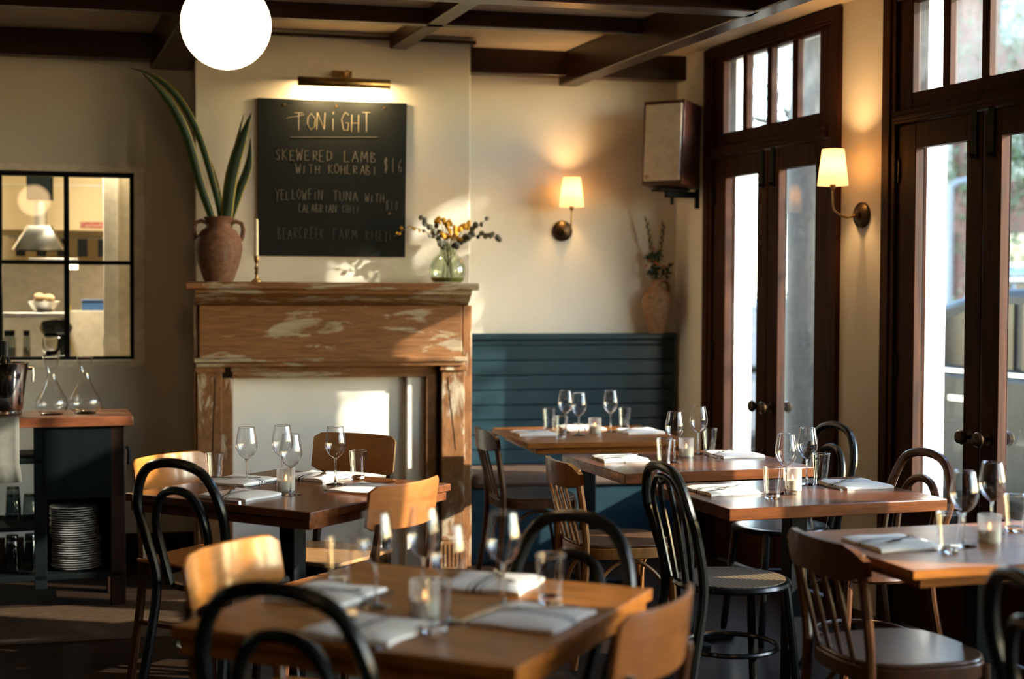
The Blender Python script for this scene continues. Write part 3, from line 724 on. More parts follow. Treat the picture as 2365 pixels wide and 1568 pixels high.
for q in range(9):
    a = rr.uniform(0,2*PI); rad = rr.uniform(.03,.07)
    MB().ball((math.cos(a)*rad, -abs(math.sin(a)*rad)*.7, .34+rr.uniform(.03,.14)), .008, 8, 6).build('berry', ORANGEF, bq2)
for tip in ((-.072,-.02,.632),(.035,-.01,.605)):
    MB().tube([(0,0,.28),(tip[0]*.35,tip[1],.44),tip], .002, 5).build('stalk', STEM, bq2)
    m = MB()
    for q in range(11):
        t_ = .42+q*.055; p = Vector((0,0,.28)).lerp(Vector(tip), t_); s_ = 1 if q % 2 else -1
        m.add([p, p+Vector((s_*.012,0,.014)), p+Vector((s_*.010,0,.045)), p+Vector((0,-.006,.02))], [(0,1,2),(0,2,3),(0,1,3),(1,2,3)])
    m.build('ear', plain('dry_wheat', (.10,.09,.03), .8), bq2)

# ------------------------------------------------------------------ speaker on its bracket
def world_from(fr, x, y, z): return on(fr, x, y, z)
spk = thing('wall_speaker', (.865, 7.83, 2.02), R(-31), 'wooden loudspeaker with pale cloth front high in the corner', 'speaker')
W2, D2, H2 = .122, .115, .46
MB().box(-W2,W2,-D2,D2,0,H2).build('cabinet', SPKW, spk, .004)
MB().box(-W2+.014,W2-.014,-D2-.006,-D2+.004,.022,H2-.020).build('grille_cloth', SPKF, spk, .004)
MB().box(-W2+.024,-W2+.044,-D2-.008,-D2-.004,.034,.054).build('maker_badge', BRASS, spk)
spk.rotation_euler = (R(-4), 0, R(-31))
br = thing('speaker_bracket', on(RF,.262,0,1.93), RF[1], 'black metal wall bracket under the loudspeaker', 'bracket')
MB().box(-.018,.018,-.014,0,-.02,.16).build('wall_plate', IRON, br, .003)
MB().bar((0,-.01,.055),(0,-.20,.055),.03,.035).tube([(0,-.16,.04),(0,-.16,.0)], .008, 10).build('arm', IRON, br, .002)
MB().box(-.06,.06,-.26,-.08,.072,.082).build('support_plate', IRON, br, .002)

# ------------------------------------------------------------------ wall sconces
def sconce(loc, rz, label, arm_out, dx, energy):
    s = thing('wall_sconce', loc, rz, label, 'sconce', 'brass sconces with linen shades')
    MB().tube([(0,0,0),(0,-.012,0),(0,-.020,0),(0,-.026,0),(0,-.040,0),(0,-.046,0)], [.058,.058,.050,.026,.022,.006], 32).build('backplate', BRONZE, s)
    P = [(0,-.035,0),(dx*.35,-arm_out*.55,-.012),(dx*.8,-arm_out*.92,.015),(dx,-arm_out,.06),(dx,-arm_out,.125)]
    pts = []
    for i in range(len(P)-1):
        for q in range(5):
            t_ = q/5; p0 = Vector(P[max(i-1,0)]); p1 = Vector(P[i]); p2 = Vector(P[i+1]); p3 = Vector(P[min(i+2,len(P)-1)])
            pts.append(.5*((2*p1)+(-p0+p2)*t_+(2*p0-5*p1+4*p2-p3)*t_*t_+(-p0+3*p1-3*p2+p3)*t_**3))
    pts.append(Vector(P[-1])); MB().tube(pts, .0055, 10).build('arm', BRASS, s)
    MB().solid_lathe([(.006,.105),(.012,.12),(.014,.135),(.010,.150)], 16, (dx,-arm_out,0)).build('socket', BRASS, s)
    MB().lathe([(.068,.128),(.048,.290)], 40, (dx,-arm_out,0)).build('lamp_shade', SHADE, s, solid=.0015)
    MB().ball((dx,-arm_out,.195), .018, 12, 8, sz=1.3).build('bulb', BULB, s)
    ld = bpy.data.lights.new('sconce_glow', 'POINT'); ld.energy = energy; ld.color = (1,.58,.24); ld.shadow_soft_size = .03
    lo = bpy.data.objects.new('sconce_glow', ld); C.objects.link(lo); lo.parent = s; lo.location = (dx,-arm_out,.225)
sconce(on(BF,2.308,0,1.788), BF[1], 'brass sconce with lit linen shade on the back wall above the banquette', .13, .02, 8.0)
sconce(on(RF,1.852,0,1.794), RF[1], 'brass sconce with lit linen shade between the two French doors', .16, .0, 13.0)

# ------------------------------------------------------------------ globe pendant lights
def pendant(loc, label):
    g = thing('globe_pendant', loc, 0, label, 'pendant lamp', 'opal globe pendants')
    MB().ball((0,0,0), .1505, 40, 24).build('globe', GLOBE, g)
    MB().tube([(0,0,.145),(0,0,.175)], .04, 20).build('collar', BRASS, g); MB().tube([(0,0,.17),(0,0,HC-loc[2])], .008, 10).build('rod', BRASS, g)
    MB().tube([(0,0,HC-loc[2]-.02),(0,0,HC-loc[2])], .06, 20).build('canopy', BRASS, g)
pendant((-.963,4.8,2.331), 'lit white globe pendant hanging from the ceiling')
pendant((-2.9,3.6,2.331), 'added fill globe pendant out of view over the left of the room')  # this and the next two are added unseen globes for warm fill
pendant((.75,1.1,2.331), 'added fill globe pendant out of view above the viewer')
pendant((-1.6,.6,2.331), 'added fill globe pendant out of view behind the viewer')

# ------------------------------------------------------------------ tables
TBL = {'A': ((-.184,3.084), -24.2, .775, .775, OAK, 'two'), 'B': ((-.765,4.954), -30.8, .80, .80, WALNUT, 'two'),
       'T1': ((.373,6.941), 12.5, .79, .79, OAK, 'apron'), 'T2': ((.711,5.83), 18.5, .82, .68, WALNUT, 'one'),
       'T3': ((.985,4.922), 18.0, .81, .61, WALNUT, 'one'), 'T4': ((1.295,3.908), 17.0, .81, .60, OAK, 'apron')}
TLAB = {'A': 'square oak table nearest the viewer, set for four with blurred glasses', 'B': 'square walnut table in front of the fireplace, set for four',
        'T1': 'oak table against the teal banquette', 'T2': 'walnut table between the banquette table and the black cane chair',
        'T3': 'thick walnut table in front of the French doors with a black pedestal', 'T4': 'oak table at the right edge with a golden front edge'}
def table(key):
    (x, y), a, w, d, mat, style = TBL[key]
    t = thing('dining_table', (x,y,0), R(a), TLAB[key], 'table', 'restaurant tables')
    th = {'one': .040, 'two': .026, 'apron': .024}[style]
    MB().box(-w/2,w/2,-d/2,d/2,.75-th,.75).build('table_top', mat, t, .003)
    if style != 'one':
        i = .055 if style == 'apron' else .012
        MB().box(-w/2+i,w/2-i,-d/2+i,d/2-i,.75-th-.034,.75-th).build('apron', mat, t, .003)
    zt = .75-th-(0 if style == 'one' else .034)
    MB().box(-.034,.034,-.034,.034,.03,zt-.012).build('pedestal', IRON, t, .006)
    MB().box(-.18,.18,-.18,.18,zt-.012,zt).build('top_plate', IRON, t)
    for q in range(2):
        m = MB(); m.bar((-.22,0,.018),(.22,0,.018),.06,.03) if q == 0 else m.bar((0,-.20,.018),(0,.20,.018),.06,.03)
        m.build('foot', IRON, t, .005)
    return t
for k_ in TBL: table(k_)
def tpos(key, x, y, z=.75):
    (cx, cy), a, *_ = TBL[key]; a = R(a)
    return (cx+x*math.cos(a)-y*math.sin(a), cy+x*math.sin(a)+y*math.cos(a), z)
def trot(key): return R(TBL[key][1])

# ------------------------------------------------------------------ tableware prototypes
def make_wine():
    g = thing('wine_glass', (0,0,-5), 0, 'wine glass', 'wine glass')
    MB().lathe([(.0035,.092),(.010,.095),(.024,.106),(.034,.122),(.0385,.138),(.037,.158),(.032,.185),(.0285,.205)], 30).build('bowl', WINE, g)
    MB().tube([(.0285*math.cos(a),.0285*math.sin(a),.205) for a in [2*PI*q/30 for q in range(30)]], .0008, 5, True).build('rim', BASEG, g)
    MB().tube([(0,0,.004),(0,0,.012),(0,0,.03),(0,0,.06),(0,0,.085),(0,0,.093)], [.008,.0045,.0035,.0032,.004,.007], 12).build('stem', BASEG, g)
    MB().solid_lathe([(.035,.0),(.035,.0015),(.020,.003),(.005,.006)], 30).build('foot', BASEG, g)
    return g
def make_tumbler():
    g = thing('tumbler', (0,0,-5), 0, 'tumbler', 'tumbler')
    MB().lathe([(.0245,.014),(.029,.06),(.033,.105)], 28).build('wall', TUMB, g)
    MB().tube([(.033*math.cos(a),.033*math.sin(a),.105) for a in [2*PI*q/28 for q in range(28)]], .0011, 5, True).build('rim', BASEG, g)
    MB().solid_lathe([(.022,.0),(.024,.002),(.0248,.014)], 28).build('base', BASEG, g)
    return g
def make_votive():
    g = thing('votive_candle', (0,0,-5), 0, 'votive', 'votive candle')
    m = MB(); n = 48; rows = []
    for z in (0,.001,.078): rows.append([((.031+(.0009 if q % 2 else 0))*math.cos(2*PI*q/n), (.031+(.0009 if q % 2 else 0))*math.sin(2*PI*q/n), z) for q in range(n+1)])
    m.grid(rows).disc(.031,.0,24).build('ribbed_glass', RIBG, g)
    MB().solid_lathe([(.028,.003),(.028,.036)], 20).build('wax', WAX, g)
    MB().tube([(0,0,.037),(0,0,.042),(0,0,.047),(0,0,.055)], [.0012,.0045,.0036,.0004], 8).build('flame', FLAME, g)
    return g
def make_napkin():
    g = MB(); n = 9; w, d = .105, .095
    rows_t = []
    for i in range(n):
        x = -w+2*w*i/(n-1); row = []
        for j in range(n):
            y = -d+2*d*j/(n-1); e = min(1, 6*(1-abs(x)/w)+.15)*min(1, 6*(1-abs(y)/d)+.25)
            row.append((x + .004*math.sin(y*40), y + .003*math.sin(x*35), .0045+.011*e**.5+.0022*math.sin(x*31+1)*math.cos(y*27)))
        rows_t.append(row)
    g.grid(rows_t); rows_b = [[(p[0],p[1],.0008) for p in r] for r in rows_t]; g.grid(rows_b)
    ring = lambda rws: [r[0] for r in rws] + rws[-1][1:] + [r[-1] for r in rws[::-1]][1:] + rws[0][::-1][1:-1]
    a, b2 = ring(rows_t), ring(rows_b); N = len(a)
    g.add(a+b2, [(i,(i+1)%N,N+(i+1)%N,N+i) for i in range(N)])
    o = g.build('napkin', NAP, None, ang=60)
    o.location = (0,0,-5); tag(o, 'napkin', 'napkin', 'striped napkins at the settings')
    MB().box(-w+.004,w-.004,-d-.003,d-.006,.0002,.005).build('lower_fold', NAP, o, .002)
    return o
def make_fork():
    m = MB(); m.bar((0,-.085,.003),(0,.02,.003),.007,.0025).bar((0,.015,.003),(0,.045,.004),.020,.002)
    for q in range(4): m.bar((-.0085+q*.0057,.043,.004),(-.0085+q*.0057,.09,.007),.0028,.0018)
    o = m.build('fork', STEEL, None); o.location = (0,0,-5); return tag(o, 'fork', 'fork')
def make_knife():
    m = MB(); m.bar((0,-.10,.003),(0,0,.003),.010,.004); m.prism([(-.008,0),(.008,0),(.009,.07),(.002,.10),(-.008,.09)], .002, .0034)
    o = m.build('knife', STEEL, None); o.location = (0,0,-5); return tag(o, 'knife', 'knife')
WG, TU, VO, NK, FK, KN = make_wine(), make_tumbler(), make_votive(), make_napkin(), make_fork(), make_knife()
G_W, G_T, G_V, G_N, G_F, G_K = 'wine glasses on the tables', 'water tumblers on the tables', 'ribbed votive candles', 'striped napkins at the settings', 'forks at the settings', 'knives at the settings'
TN = {'A': 'the nearest oak table', 'B': 'the fireplace table', 'T1': 'the banquette table', 'T2': 'the second walnut table', 'T3': 'the thick walnut table', 'T4': 'the rightmost oak table'}
SET = {
 'A': dict(w=[(-.098,-.051,'closest to the orange plywood chair'),(-.04,.06,'rearmost, behind the candle'),(.114,-.123,'right of the candle'),(.15,.075,'furthest right')],
           t=[(-.30,.13,'at the far corner'),(.132,-.215,'at the front'),(.23,.15,'near the sunlit corner')], v=[(.04,-.085)],
           n=[(-.25,-.01,90,'beside the orange plywood chair'),(.0,-.255,2,'at the front edge'),(.03,.262,185,'at the far edge'),(.262,-.02,-88,'beside the right-hand plywood chair')]),
 'B': dict(w=[(-.189,-.024,'leftmost'),(-.13,.10,'second from the left'),(.10,-.13,'in front of the candle'),(.06,.165,'rightmost')],
           t=[(-.335,-.03,'by the black hoop chair'),(.05,.31,'at the far side')], v=[(.02,-.06)],
           n=[(-.27,.03,90,'at the left side'),(-.02,-.25,0,'at the front edge'),(-.11,.27,180,'at the far side'),(.25,.10,-90,'at the right side')]),
 'T1': dict(w=[(-.085,.11,'furthest left'),(-.062,-.058,'in front of the leftmost one'),(.137,.075,'nearest the window')],
           t=[(-.135,.245,'rearmost'),(.252,.215,'at the window end'),(-.185,-.19,'at the front')], v=[(.039,.01)],
           n=[(-.265,.03,88,'at the chair end'),(.04,.268,182,'on the banquette side'),(.275,.03,-88,'at the window end')]),
 'T2': dict(w=[(-.062,-.035,'left of the candle'),(.157,.195,'right of the candle')], t=[(-.138,-.10,'left of the candle'),(.225,.225,'right of the candle')], v=[(.07,.13)],
           n=[(-.24,.11,88,'at the slat-back chair end'),(.285,.11,-90,'at the door end')]),
 'T3': dict(w=[(-.058,-.041,'left of the candle'),(.13,.147,'right of the candle')], t=[(-.156,-.125,'left of the candle'),(.209,.186,'right of the candle')], v=[(.007,.03)],
           n=[(-.245,.07,92,'at the black cane chair end'),(.285,.075,-88,'at the brown hoop chair end')]),
 'T4': dict(w=[(-.08,-.039,'left of the candle'),(.124,.122,'behind the candle')], t=[(-.174,-.107,'left of the candle'),(.215,.14,'behind the candle')], v=[(.03,.0)],
           n=[(-.255,.04,90,'at the slat-back chair end')]),
}
for key, S in SET.items():
    nm = TN[key]; rz = trot(key)
    for x, y, d in S['w']: place(WG, tpos(key,x,y), rz+random.uniform(0,1), 'stemmed wine glass on %s, %s' % (nm, d), G_W)
    for x, y, d in S['t']: place(TU, tpos(key,x,y), rz+random.uniform(0,1), 'clear water tumbler on %s, %s' % (nm, d), G_T)
    for x, y in S['v']: place(VO, tpos(key,x,y), rz, 'lit ribbed glass votive candle on %s' % nm, G_V)
    for x, y, a, d in S['n']:
        ar = rz+R(a+random.uniform(-5,5))
        place(NK, tpos(key,x,y), ar, 'striped white napkin on %s, %s' % (nm, d), G_N)
        px, py, _ = tpos(key,x,y); c_, s_ = math.cos(ar), math.sin(ar)
        o = place(FK, (px-.03*c_+.01*s_, py-.03*s_-.01*c_, .7665), ar+R(35), 'steel fork on the napkin on %s, %s' % (nm, d), G_F)
        o = place(KN, (px-.0*c_+.112*s_, py-.0*s_-.112*c_, .7503), ar+R(88), 'steel knife beside the napkin on %s, %s' % (nm, d), G_K)

# ------------------------------------------------------------------ chairs (front is local +y, origin on the floor under the seat)
def spline(P, n=6):
    P = [Vector(p) for p in P]; out = []
    for i in range(len(P)-1):
        p0, p1, p2, p3 = P[max(i-1,0)], P[i], P[i+1], P[min(i+2,len(P)-1)]
        for q in range(n):
            t_ = q/n; out.append(.5*((2*p1)+(-p0+p2)*t_+(2*p0-5*p1+4*p2-p3)*t_*t_+(-p0+3*p1-3*p2+p3)*t_**3))
    return out + [P[-1]]
def hoop_chair(mat, label, name='bentwood_chair', cane=False, fan=False, top=.87):
    c = thing(name, (0,0,-5), 0, label, 'chair')
    MB().solid_lathe([(.165,.445),(.195,.448),(.203,.458),(.198,.468),(.185,.471),(.155,.469)], 36).build('seat_ring', mat, c)
    MB().solid_lathe([(.158,.462),(.156,.470),(.10,.468),(.001,.467)] if not cane else [(.184,.466),(.183,.4725),(.10,.4715),(.001,.471)], 36).build('seat', CANE if cane else mat, c)
    h = top
    MB().tube(spline([(-.185,-.25,0),(-.165,-.205,.25),(-.158,-.175,.46),(-.178,-.205,.62),(-.185,-.235,h-.14),(-.125,-.255,h-.03),(0,-.262,h),(.125,-.255,h-.03),(.185,-.235,h-.14),(.178,-.205,.62),(.158,-.175,.46),(.165,-.205,.25),(.185,-.25,0)]), .0165, 10).build('back_hoop', mat, c)
    if fan:
        for w_ in (.115, .045):
            MB().tube(spline([(-w_*.8,-.185,.465),(-w_,-.212,.62),(-w_*1.05,-.238,h-.12),(-w_*.6,-.25,h-.05),(0,-.255,h-.035-.02*(w_<.1)),(w_*.6,-.25,h-.05),(w_*1.05,-.238,h-.12),(w_,-.212,.62),(w_*.8,-.185,.465)]), .0095, 8).build('inner_hoop', mat, c)
    else:
        MB().tube(spline([(-.085,-.185,.465),(-.105,-.205,.58),(-.110,-.226,.68),(-.07,-.240,h-.115),(0,-.245,h-.092),(.07,-.240,h-.115),(.110,-.226,.68),(.105,-.205,.58),(.085,-.185,.465)]), .0145, 8).build('inner_hoop', mat, c)
    for s in (-1,1): MB().tube(spline([(s*.135,.135,.455),(s*.148,.150,.30),(s*.170,.175,0)]), [.016]*6+[.015]*6+[.012], 10).build('leg', mat, c)
    MB().tube([(.163*math.cos(2*PI*q/32), .163*math.sin(2*PI*q/32)-.005, .24) for q in range(32)], .009, 8, True).build('leg_ring', mat, c)
    return c
def slat_chair(mat, label):
    c = thing('slat_back_chair', (0,0,-5), 0, label, 'chair')
    P = []
    for q in range(40):
        a = 2*PI*q/40; x, y = math.cos(a), math.sin(a); k_ = (abs(x)**3.2+abs(y)**3.2)**(-1/3.2)
        P.append((x*k_*.20*(1.0+.05*y), y*k_*.20))
    MB().prism(P, .415, .458).build('seat_apron', mat, c, .004)
    MB().prism([(x*.985,y*.985) for x,y in P], .458, .470).build('seat', CUSH if False else SEATP, c, .006)
    for s in (-1,1):
        MB().tube(spline([(s*.185,-.235,0),(s*.172,-.195,.25),(s*.168,-.182,.46),(s*.172,-.20,.62),(s*.178,-.225,.765)]), .0145, 8).build('rear_post', mat, c)
        MB().tube(spline([(s*.165,.165,.45),(s*.172,.175,.25),(s*.180,.190,0)]), .0145, 8).build('leg', mat, c)
    rows = [[],[],[],[]]
    for q in range(13):
        t_ = -1+q/6; x = t_*.205; y = -.212-.045*(1-t_*t_); zt = .785-.035*max(0,abs(t_)-.75)/.25
        for r_i, (dy, z) in enumerate(((-.011,.690+.02*max(0,abs(t_)-.75)/.25),(.009,.690+.02*max(0,abs(t_)-.75)/.25),(.003,zt),(-.017,zt))): rows[r_i].append((x,y+dy,z))
    MB().grid(rows+[rows[0]]).build('top_rail', mat, c)
    for x in (-.10,-.035,.035,.10): MB().bar((x*.92,-.185,.455),(x,-.252+.18*x*x*10*.1,.70),.020,.009).build('slat', mat, c, .002)
    for s in (-1,1):
        MB().tube(spline([(s*.168,-.17,.12),(s*.166,-.14,.30),(s*.160,-.07,.385),(s*.158,0,.40),(s*.160,.06,.385),(s*.168,.135,.30),(s*.174,.165,.12)]), .0085, 8).build('bent_brace', mat, c)
    MB().tube(spline([(-.16,.172,.14),(-.145,.168,.30),(-.08,.165,.385),(0,.164,.40),(.08,.165,.385),(.145,.168,.30),(.16,.172,.14)]), .0085, 8).build('bent_brace', mat, c)
    return c
def ply_chair(mat, label, frame, top=.82, hgt=.128):
    c = thing('plywood_chair', (0,0,-5), 0, label, 'chair')
    rows = [[] for _ in range(4)]
    for q in range(17):
        t_ = -1+q/8; x = t_*.195; y = -.185-.050*(1-t_*t_); e = .018*max(0,abs(t_)-.86)/.14
        for r_i, (dy, z) in enumerate(((-.005,top-hgt+e),(.007,top-hgt+e),(-.010,top-e),(-.022,top-e))): rows[r_i].append((x,y+dy,z))
    m = MB().grid(rows+[rows[0]]); 
    for q in (0,16): m.add([r[q] for r in rows], [(0,1,2,3)])
    m.build('backrest', mat, c, .003)
    P = [(-.19,-.19),(.19,-.19),(.205,.0),(.20,.16),(.16,.20),(-.16,.20),(-.20,.16),(-.205,.0)]
    MB().prism(P, .445, .460).build('seat', mat, c, .005); MB().prism([(x*.88,y*.88) for x,y in P], .395, .445).build('seat_apron', frame, c, .003)
    for s in (-1,1):
        MB().tube(spline([(s*.175,-.235,0),(s*.170,-.19,.28),(s*.168,-.178,.46),(s*.160,-.196,.58),(s*.156,-.215,top-hgt+.025)]), [.016]*20+[.013]*4+[.009], 8).build('rear_post', frame, c)
        MB().tube(spline([(s*.155,.155,.44),(s*.162,.165,.25),(s*.172,.180,0)]), .015, 8).build('leg', frame, c)
        MB().bar((s*.172,-.195,.22),(s*.164,.165,.22),.018,.014).build('stretcher', frame, c)
    return c
SEATP = wood('chair_seat_dark', (.07,.035,.02), (.14,.075,.045), .28, (6,6,6), .15)
HB = hoop_chair(BLACK, 'x', top=.88); HBR = hoop_chair(BROWNW, 'x'); FAN = hoop_chair(BLACK, 'x', 'fan_back_chair', True, True, .86)
SLH = slat_chair(HONEY, 'x'); SLB = slat_chair(BROWNW, 'x'); PLO = ply_chair(PLY, 'x', BROWNW); PLB = ply_chair(PLY2, 'x', BROWNW, .82, .148); PLT = ply_chair(wood('tan_plywood', (.24,.12,.045), (.36,.19,.075), .4, (2,9,9)), 'x', DARKW, .885, .15)
HBR['label'] = ''
def seat(proto, back_xy, face_deg, label, group, back=.235):
    a = R(face_deg); d = (math.cos(a), math.sin(a))
    return place(proto, (back_xy[0]+d[0]*back, back_xy[1]+d[1]*back, 0), a-PI/2, label, group)
GH, GS, GP = 'bentwood hoop chairs', 'slat-back wooden chairs', 'plywood-back chairs'
seat(PLO, (-.691,3.433), -24, 'glossy orange plywood chair at the left of the nearest table', GP, .22)
seat(HB, (-.429,2.655), 66, 'black hoop chair in the lower left, pushed under the nearest table', GH)
seat(HB, (.15,3.50), 226, 'black hoop chair on the far side of the nearest table', GH)
seat(PLB, (.31,2.85), 153, 'brown plywood chair at the right corner of the nearest table', GP, .22)
seat(PLO, (-1.304,5.36), -30, 'glossy plywood chair left of the fireplace table with striped reflections', GP, .22)
seat(PLT, (-.60,5.52), 240, 'plywood chair between the fireplace table and the white hearth', GP, .22)
seat(PLB, (-.334,4.637), 149, 'brown plywood chair at the right of the fireplace table', GP, .22)
seat(HB, (-1.085,4.615), 59, 'black hoop chair at the front left of the fireplace table', GH)
seat(SLB, (-.115,6.83), 14, 'slat-back wooden chair at the banquette table beside the fireplace', GS, .22)
seat(SLH, (.205,5.56), 16, 'honey-coloured slat-back chair with bent braces, centre right', GS, .22)
tag(seat(FAN, (.525,4.745), 17, 'black fan-back chair with a woven cane seat', None), cat='chair')
seat(SLB, (.850,3.815), 17, 'slat-back wooden chair at the oak table on the right', GS, .22)
seat(HB, (1.355,6.03), 198, 'black hoop chair beside the sconce wall between the doors', GH)
seat(HBR, (1.465,5.08), 198, 'brown hoop chair in front of the second French door', GH)
seat(HB, (1.025,2.78), 5, 'black hoop chair cut off by the right edge below the oak table', GH)

# ------------------------------------------------------------------ side counter and what stands on it
CF = ((-1.72, 6.45, 0), R(19.0))
ct = thing('service_cabinet', CF[0], CF[1], 'dark open service cabinet with a reddish wooden counter top', 'cabinet')
MB().box(-1.35,.0,0,.42,.828,.872).build('counter_top', wood('red_counter', (.075,.022,.010), (.19,.065,.028), .28, (2,12,12), .2), ct, .004)
MB().box(-.10,-.035,.02,.085,0,.828).build('leg', DARKW, ct, .004); MB().box(-.10,-.035,.33,.395,0,.828).build('leg', DARKW, ct, .004)
MB().box(-.43,-.375,.02,.075,.10,.828).build('upright', CABINET, ct, .003)
MB().box(-1.32,-1.26,.02,.395,0,.828).build('upright', CABINET, ct, .003)
MB().box(-.40,-.04,.385,.40,.14,.828).build('back_panel', CABINET, ct)
MB().box(-.05,-.04,.085,.33,.14,.828).build('side_panel', CABINET, ct)
MB().box(-.40,-.04,.02,.03,.50,.828).build('front_panel', CABINET, ct, .003)
MB().box(-1.30,-.05,.02,.40,.138,.163).build('bottom_shelf', CABINET, ct, .003)
MB().box(-1.30,-.40,.02,.40,.365,.385).build('middle_shelf', CABINET, ct, .003)
MB().box(-1.30,-.40,.02,.40,.665,.69).build('upper_rail', CABINET, ct, .003)
MB().tube([(-.034,.10,.72),(-.02,.10,.72),(-.012,.10,.70),(-.014,.10,.64)], .008, 8).build('hook', IRON, ct)
def ck(name, x, y, z, label, cat, group=None): return thing(name, on(CF,x,y,z), CF[1], label, cat, group)
def make_plate():
    o = MB().lathe([(.001,.003),(.06,.003),(.072,.006),(.108,.0095),(.110,.0085),(.108,.0075),(.07,.002),(.06,0),(.001,0)], 36).build('plate', PORCE)
    o.location = (0,0,-5); return tag(o, 'plate', 'plate')
ORD = 'first second third fourth fifth sixth seventh eighth ninth tenth eleventh twelfth thirteenth fourteenth fifteenth sixteenth seventeenth eighteenth nineteenth twentieth twenty-first twenty-second twenty-third twenty-fourth twenty-fifth twenty-sixth twenty-seventh'.split()
PT = make_plate(); rr = random.Random(2); NPL = 27
for q in range(NPL):
    x = -.25+rr.uniform(-.004,.004)+(.004 if q < 13 else -.003); y = .17+rr.uniform(-.003,.003)
    lab = ('top plate of the white stack in the dark cabinet' if q == NPL-1 else 'bottom plate of the white stack in the dark cabinet' if q == 0 else 'white dinner plate, %s from the top of the cabinet stack' % ORD[NPL-q-1])
    o = place(PT, on(CF,x,y,.164+q*.0107), rr.uniform(0,6), lab, 'stacked dinner plates')
def make_shelf_glass():
    g = thing('stacked_tumbler', (0,0,-5), 0, 'g', 'tumbler')
    MB().lathe([(.037,.0),(.036,.03),(.028,.125),(.027,.128)], 24).build('wall', SMOKE, g)
    MB().solid_lathe([(.0275,.118),(.0265,.130)], 24).build('base', SMOKE, g); return g
SG = make_shelf_glass()
for x, y, z, lab in ((-.52,.17,.385,'upturned smoked tumbler on the upper cabinet shelf under the linen cloth'),(-.52,.17,.420,'upper of two nested smoked tumblers below the linen cloth'),(-.445,.17,.385,'single upturned smoked tumbler on the upper cabinet shelf'),
                     (-.525,.17,.164,'lower smoked tumbler of the left nested pair on the bottom shelf'),(-.525,.17,.199,'upper smoked tumbler of the left nested pair on the bottom shelf'),(-.445,.17,.164,'lower smoked tumbler of the pair beside the plates'),(-.445,.17,.199,'upper smoked tumbler of the pair beside the plates')):
    place(SG, on(CF,x,y,z), CF[1], lab, 'smoked tumblers in the cabinet')
def make_decanter():
    g = thing('decanter', (0,0,-5), 0, 'd', 'decanter')
    MB().lathe([(.001,.004),(.045,.003),(.068,.022),(.075,.045),(.068,.075),(.045,.115),(.026,.155),(.020,.18),(.023,.21),(.038,.262),(.039,.263)], 36).build('body', WINE, g)
    MB().solid_lathe([(.048,.0),(.050,.003),(.040,.010),(.010,.016)], 30).build('base', BASEG, g)
    MB().tube([(.039*math.cos(2*PI*q/30),.039*math.sin(2*PI*q/30),.263) for q in range(30)], .0012, 5, True).build('rim', BASEG, g); return g
DK = make_decanter()
place(DK, on(CF,-.350,.16,.872), 0, 'clear glass decanter beside the ice bucket', 'glass decanters on the counter')
place(DK, on(CF,-.202,.19,.872), 0, 'clear glass decanter nearer the end of the counter', 'glass decanters on the counter')
k = ck('ice_bucket', -.553, .175, .872, 'polished steel ice bucket on the counter', 'bucket')
MB().lathe([(.001,.02),(.070,.02),(.078,.03),(.098,.18),(.108,.235),(.111,.240),(.107,.241),(.096,.19),(.076,.04),(.001,.035)], 40).build('body', STEEL, k)
MB().tube([(.066*math.cos(2*PI*q/32),.066*math.sin(2*PI*q/32),.012) for q in range(32)], .011, 8, True).build('foot', STEEL, k)
for a in (10, 190):
    m = MB(); ca, sa = math.cos(R(a)), math.sin(R(a))
    m.tube([(ca*.105,sa*.105,.215),(ca*.125,sa*.125,.215)], .010, 10); m.tube([(ca*.124,sa*.124-.0,.215),(ca*.126,sa*.126,.18),(ca*.124,sa*.124,.15)], .006, 8)
    m.build('handle', STEEL, k)
k = ck('wine_bottle', -.548, .165, .91, 'dark wine bottle standing in the ice bucket', 'bottle')
MB().solid_lathe([(.036,0),(.037,.15),(.034,.19),(.018,.225),(.0145,.24),(.0145,.285),(.016,.288),(.016,.300),(.014,.301)], 24).build('body', BOTTLE, k)
MB().lathe([(.0165,.235),(.0165,.302)], 20).disc(.0165,.302,20).build('capsule', RUBBER, k)
k = ck('linen_cloth', -.55, 0, .872, 'grey linen cloth hanging over the counter front', 'cloth')
rows = []
for z, y in ((.004,.075),(.005,.0),(.003,-.008),(-.05,-.014),(-.12,-.012),(-.20,-.015),(-.285,-.013)):
    rows.append([(x*(1-.0*z)+ (.012 if z < -.2 else 0), y+.005*math.sin(x*55)*(1 if z < -.01 else 0), z+(.0015)) for x in [-.16+.022*q for q in range(11)]])
MB().grid(rows).build('cloth', LINEN, k, solid=.002)
k['label'] = 'grey linen cloth hanging over the counter front'
rug = thing('floor_rug', (-1.75,6.15,0), R(15), 'worn brown rug on the floor by the service cabinet', 'rug')
MB().box(-.9,.55,-.35,.35,.0,.008).build('pile', distressed('worn_rug', (.025,.014,.007), (.06,.034,.017), (.09,.062,.036), scale=(4,4,4), cover=.6), rug, .003)

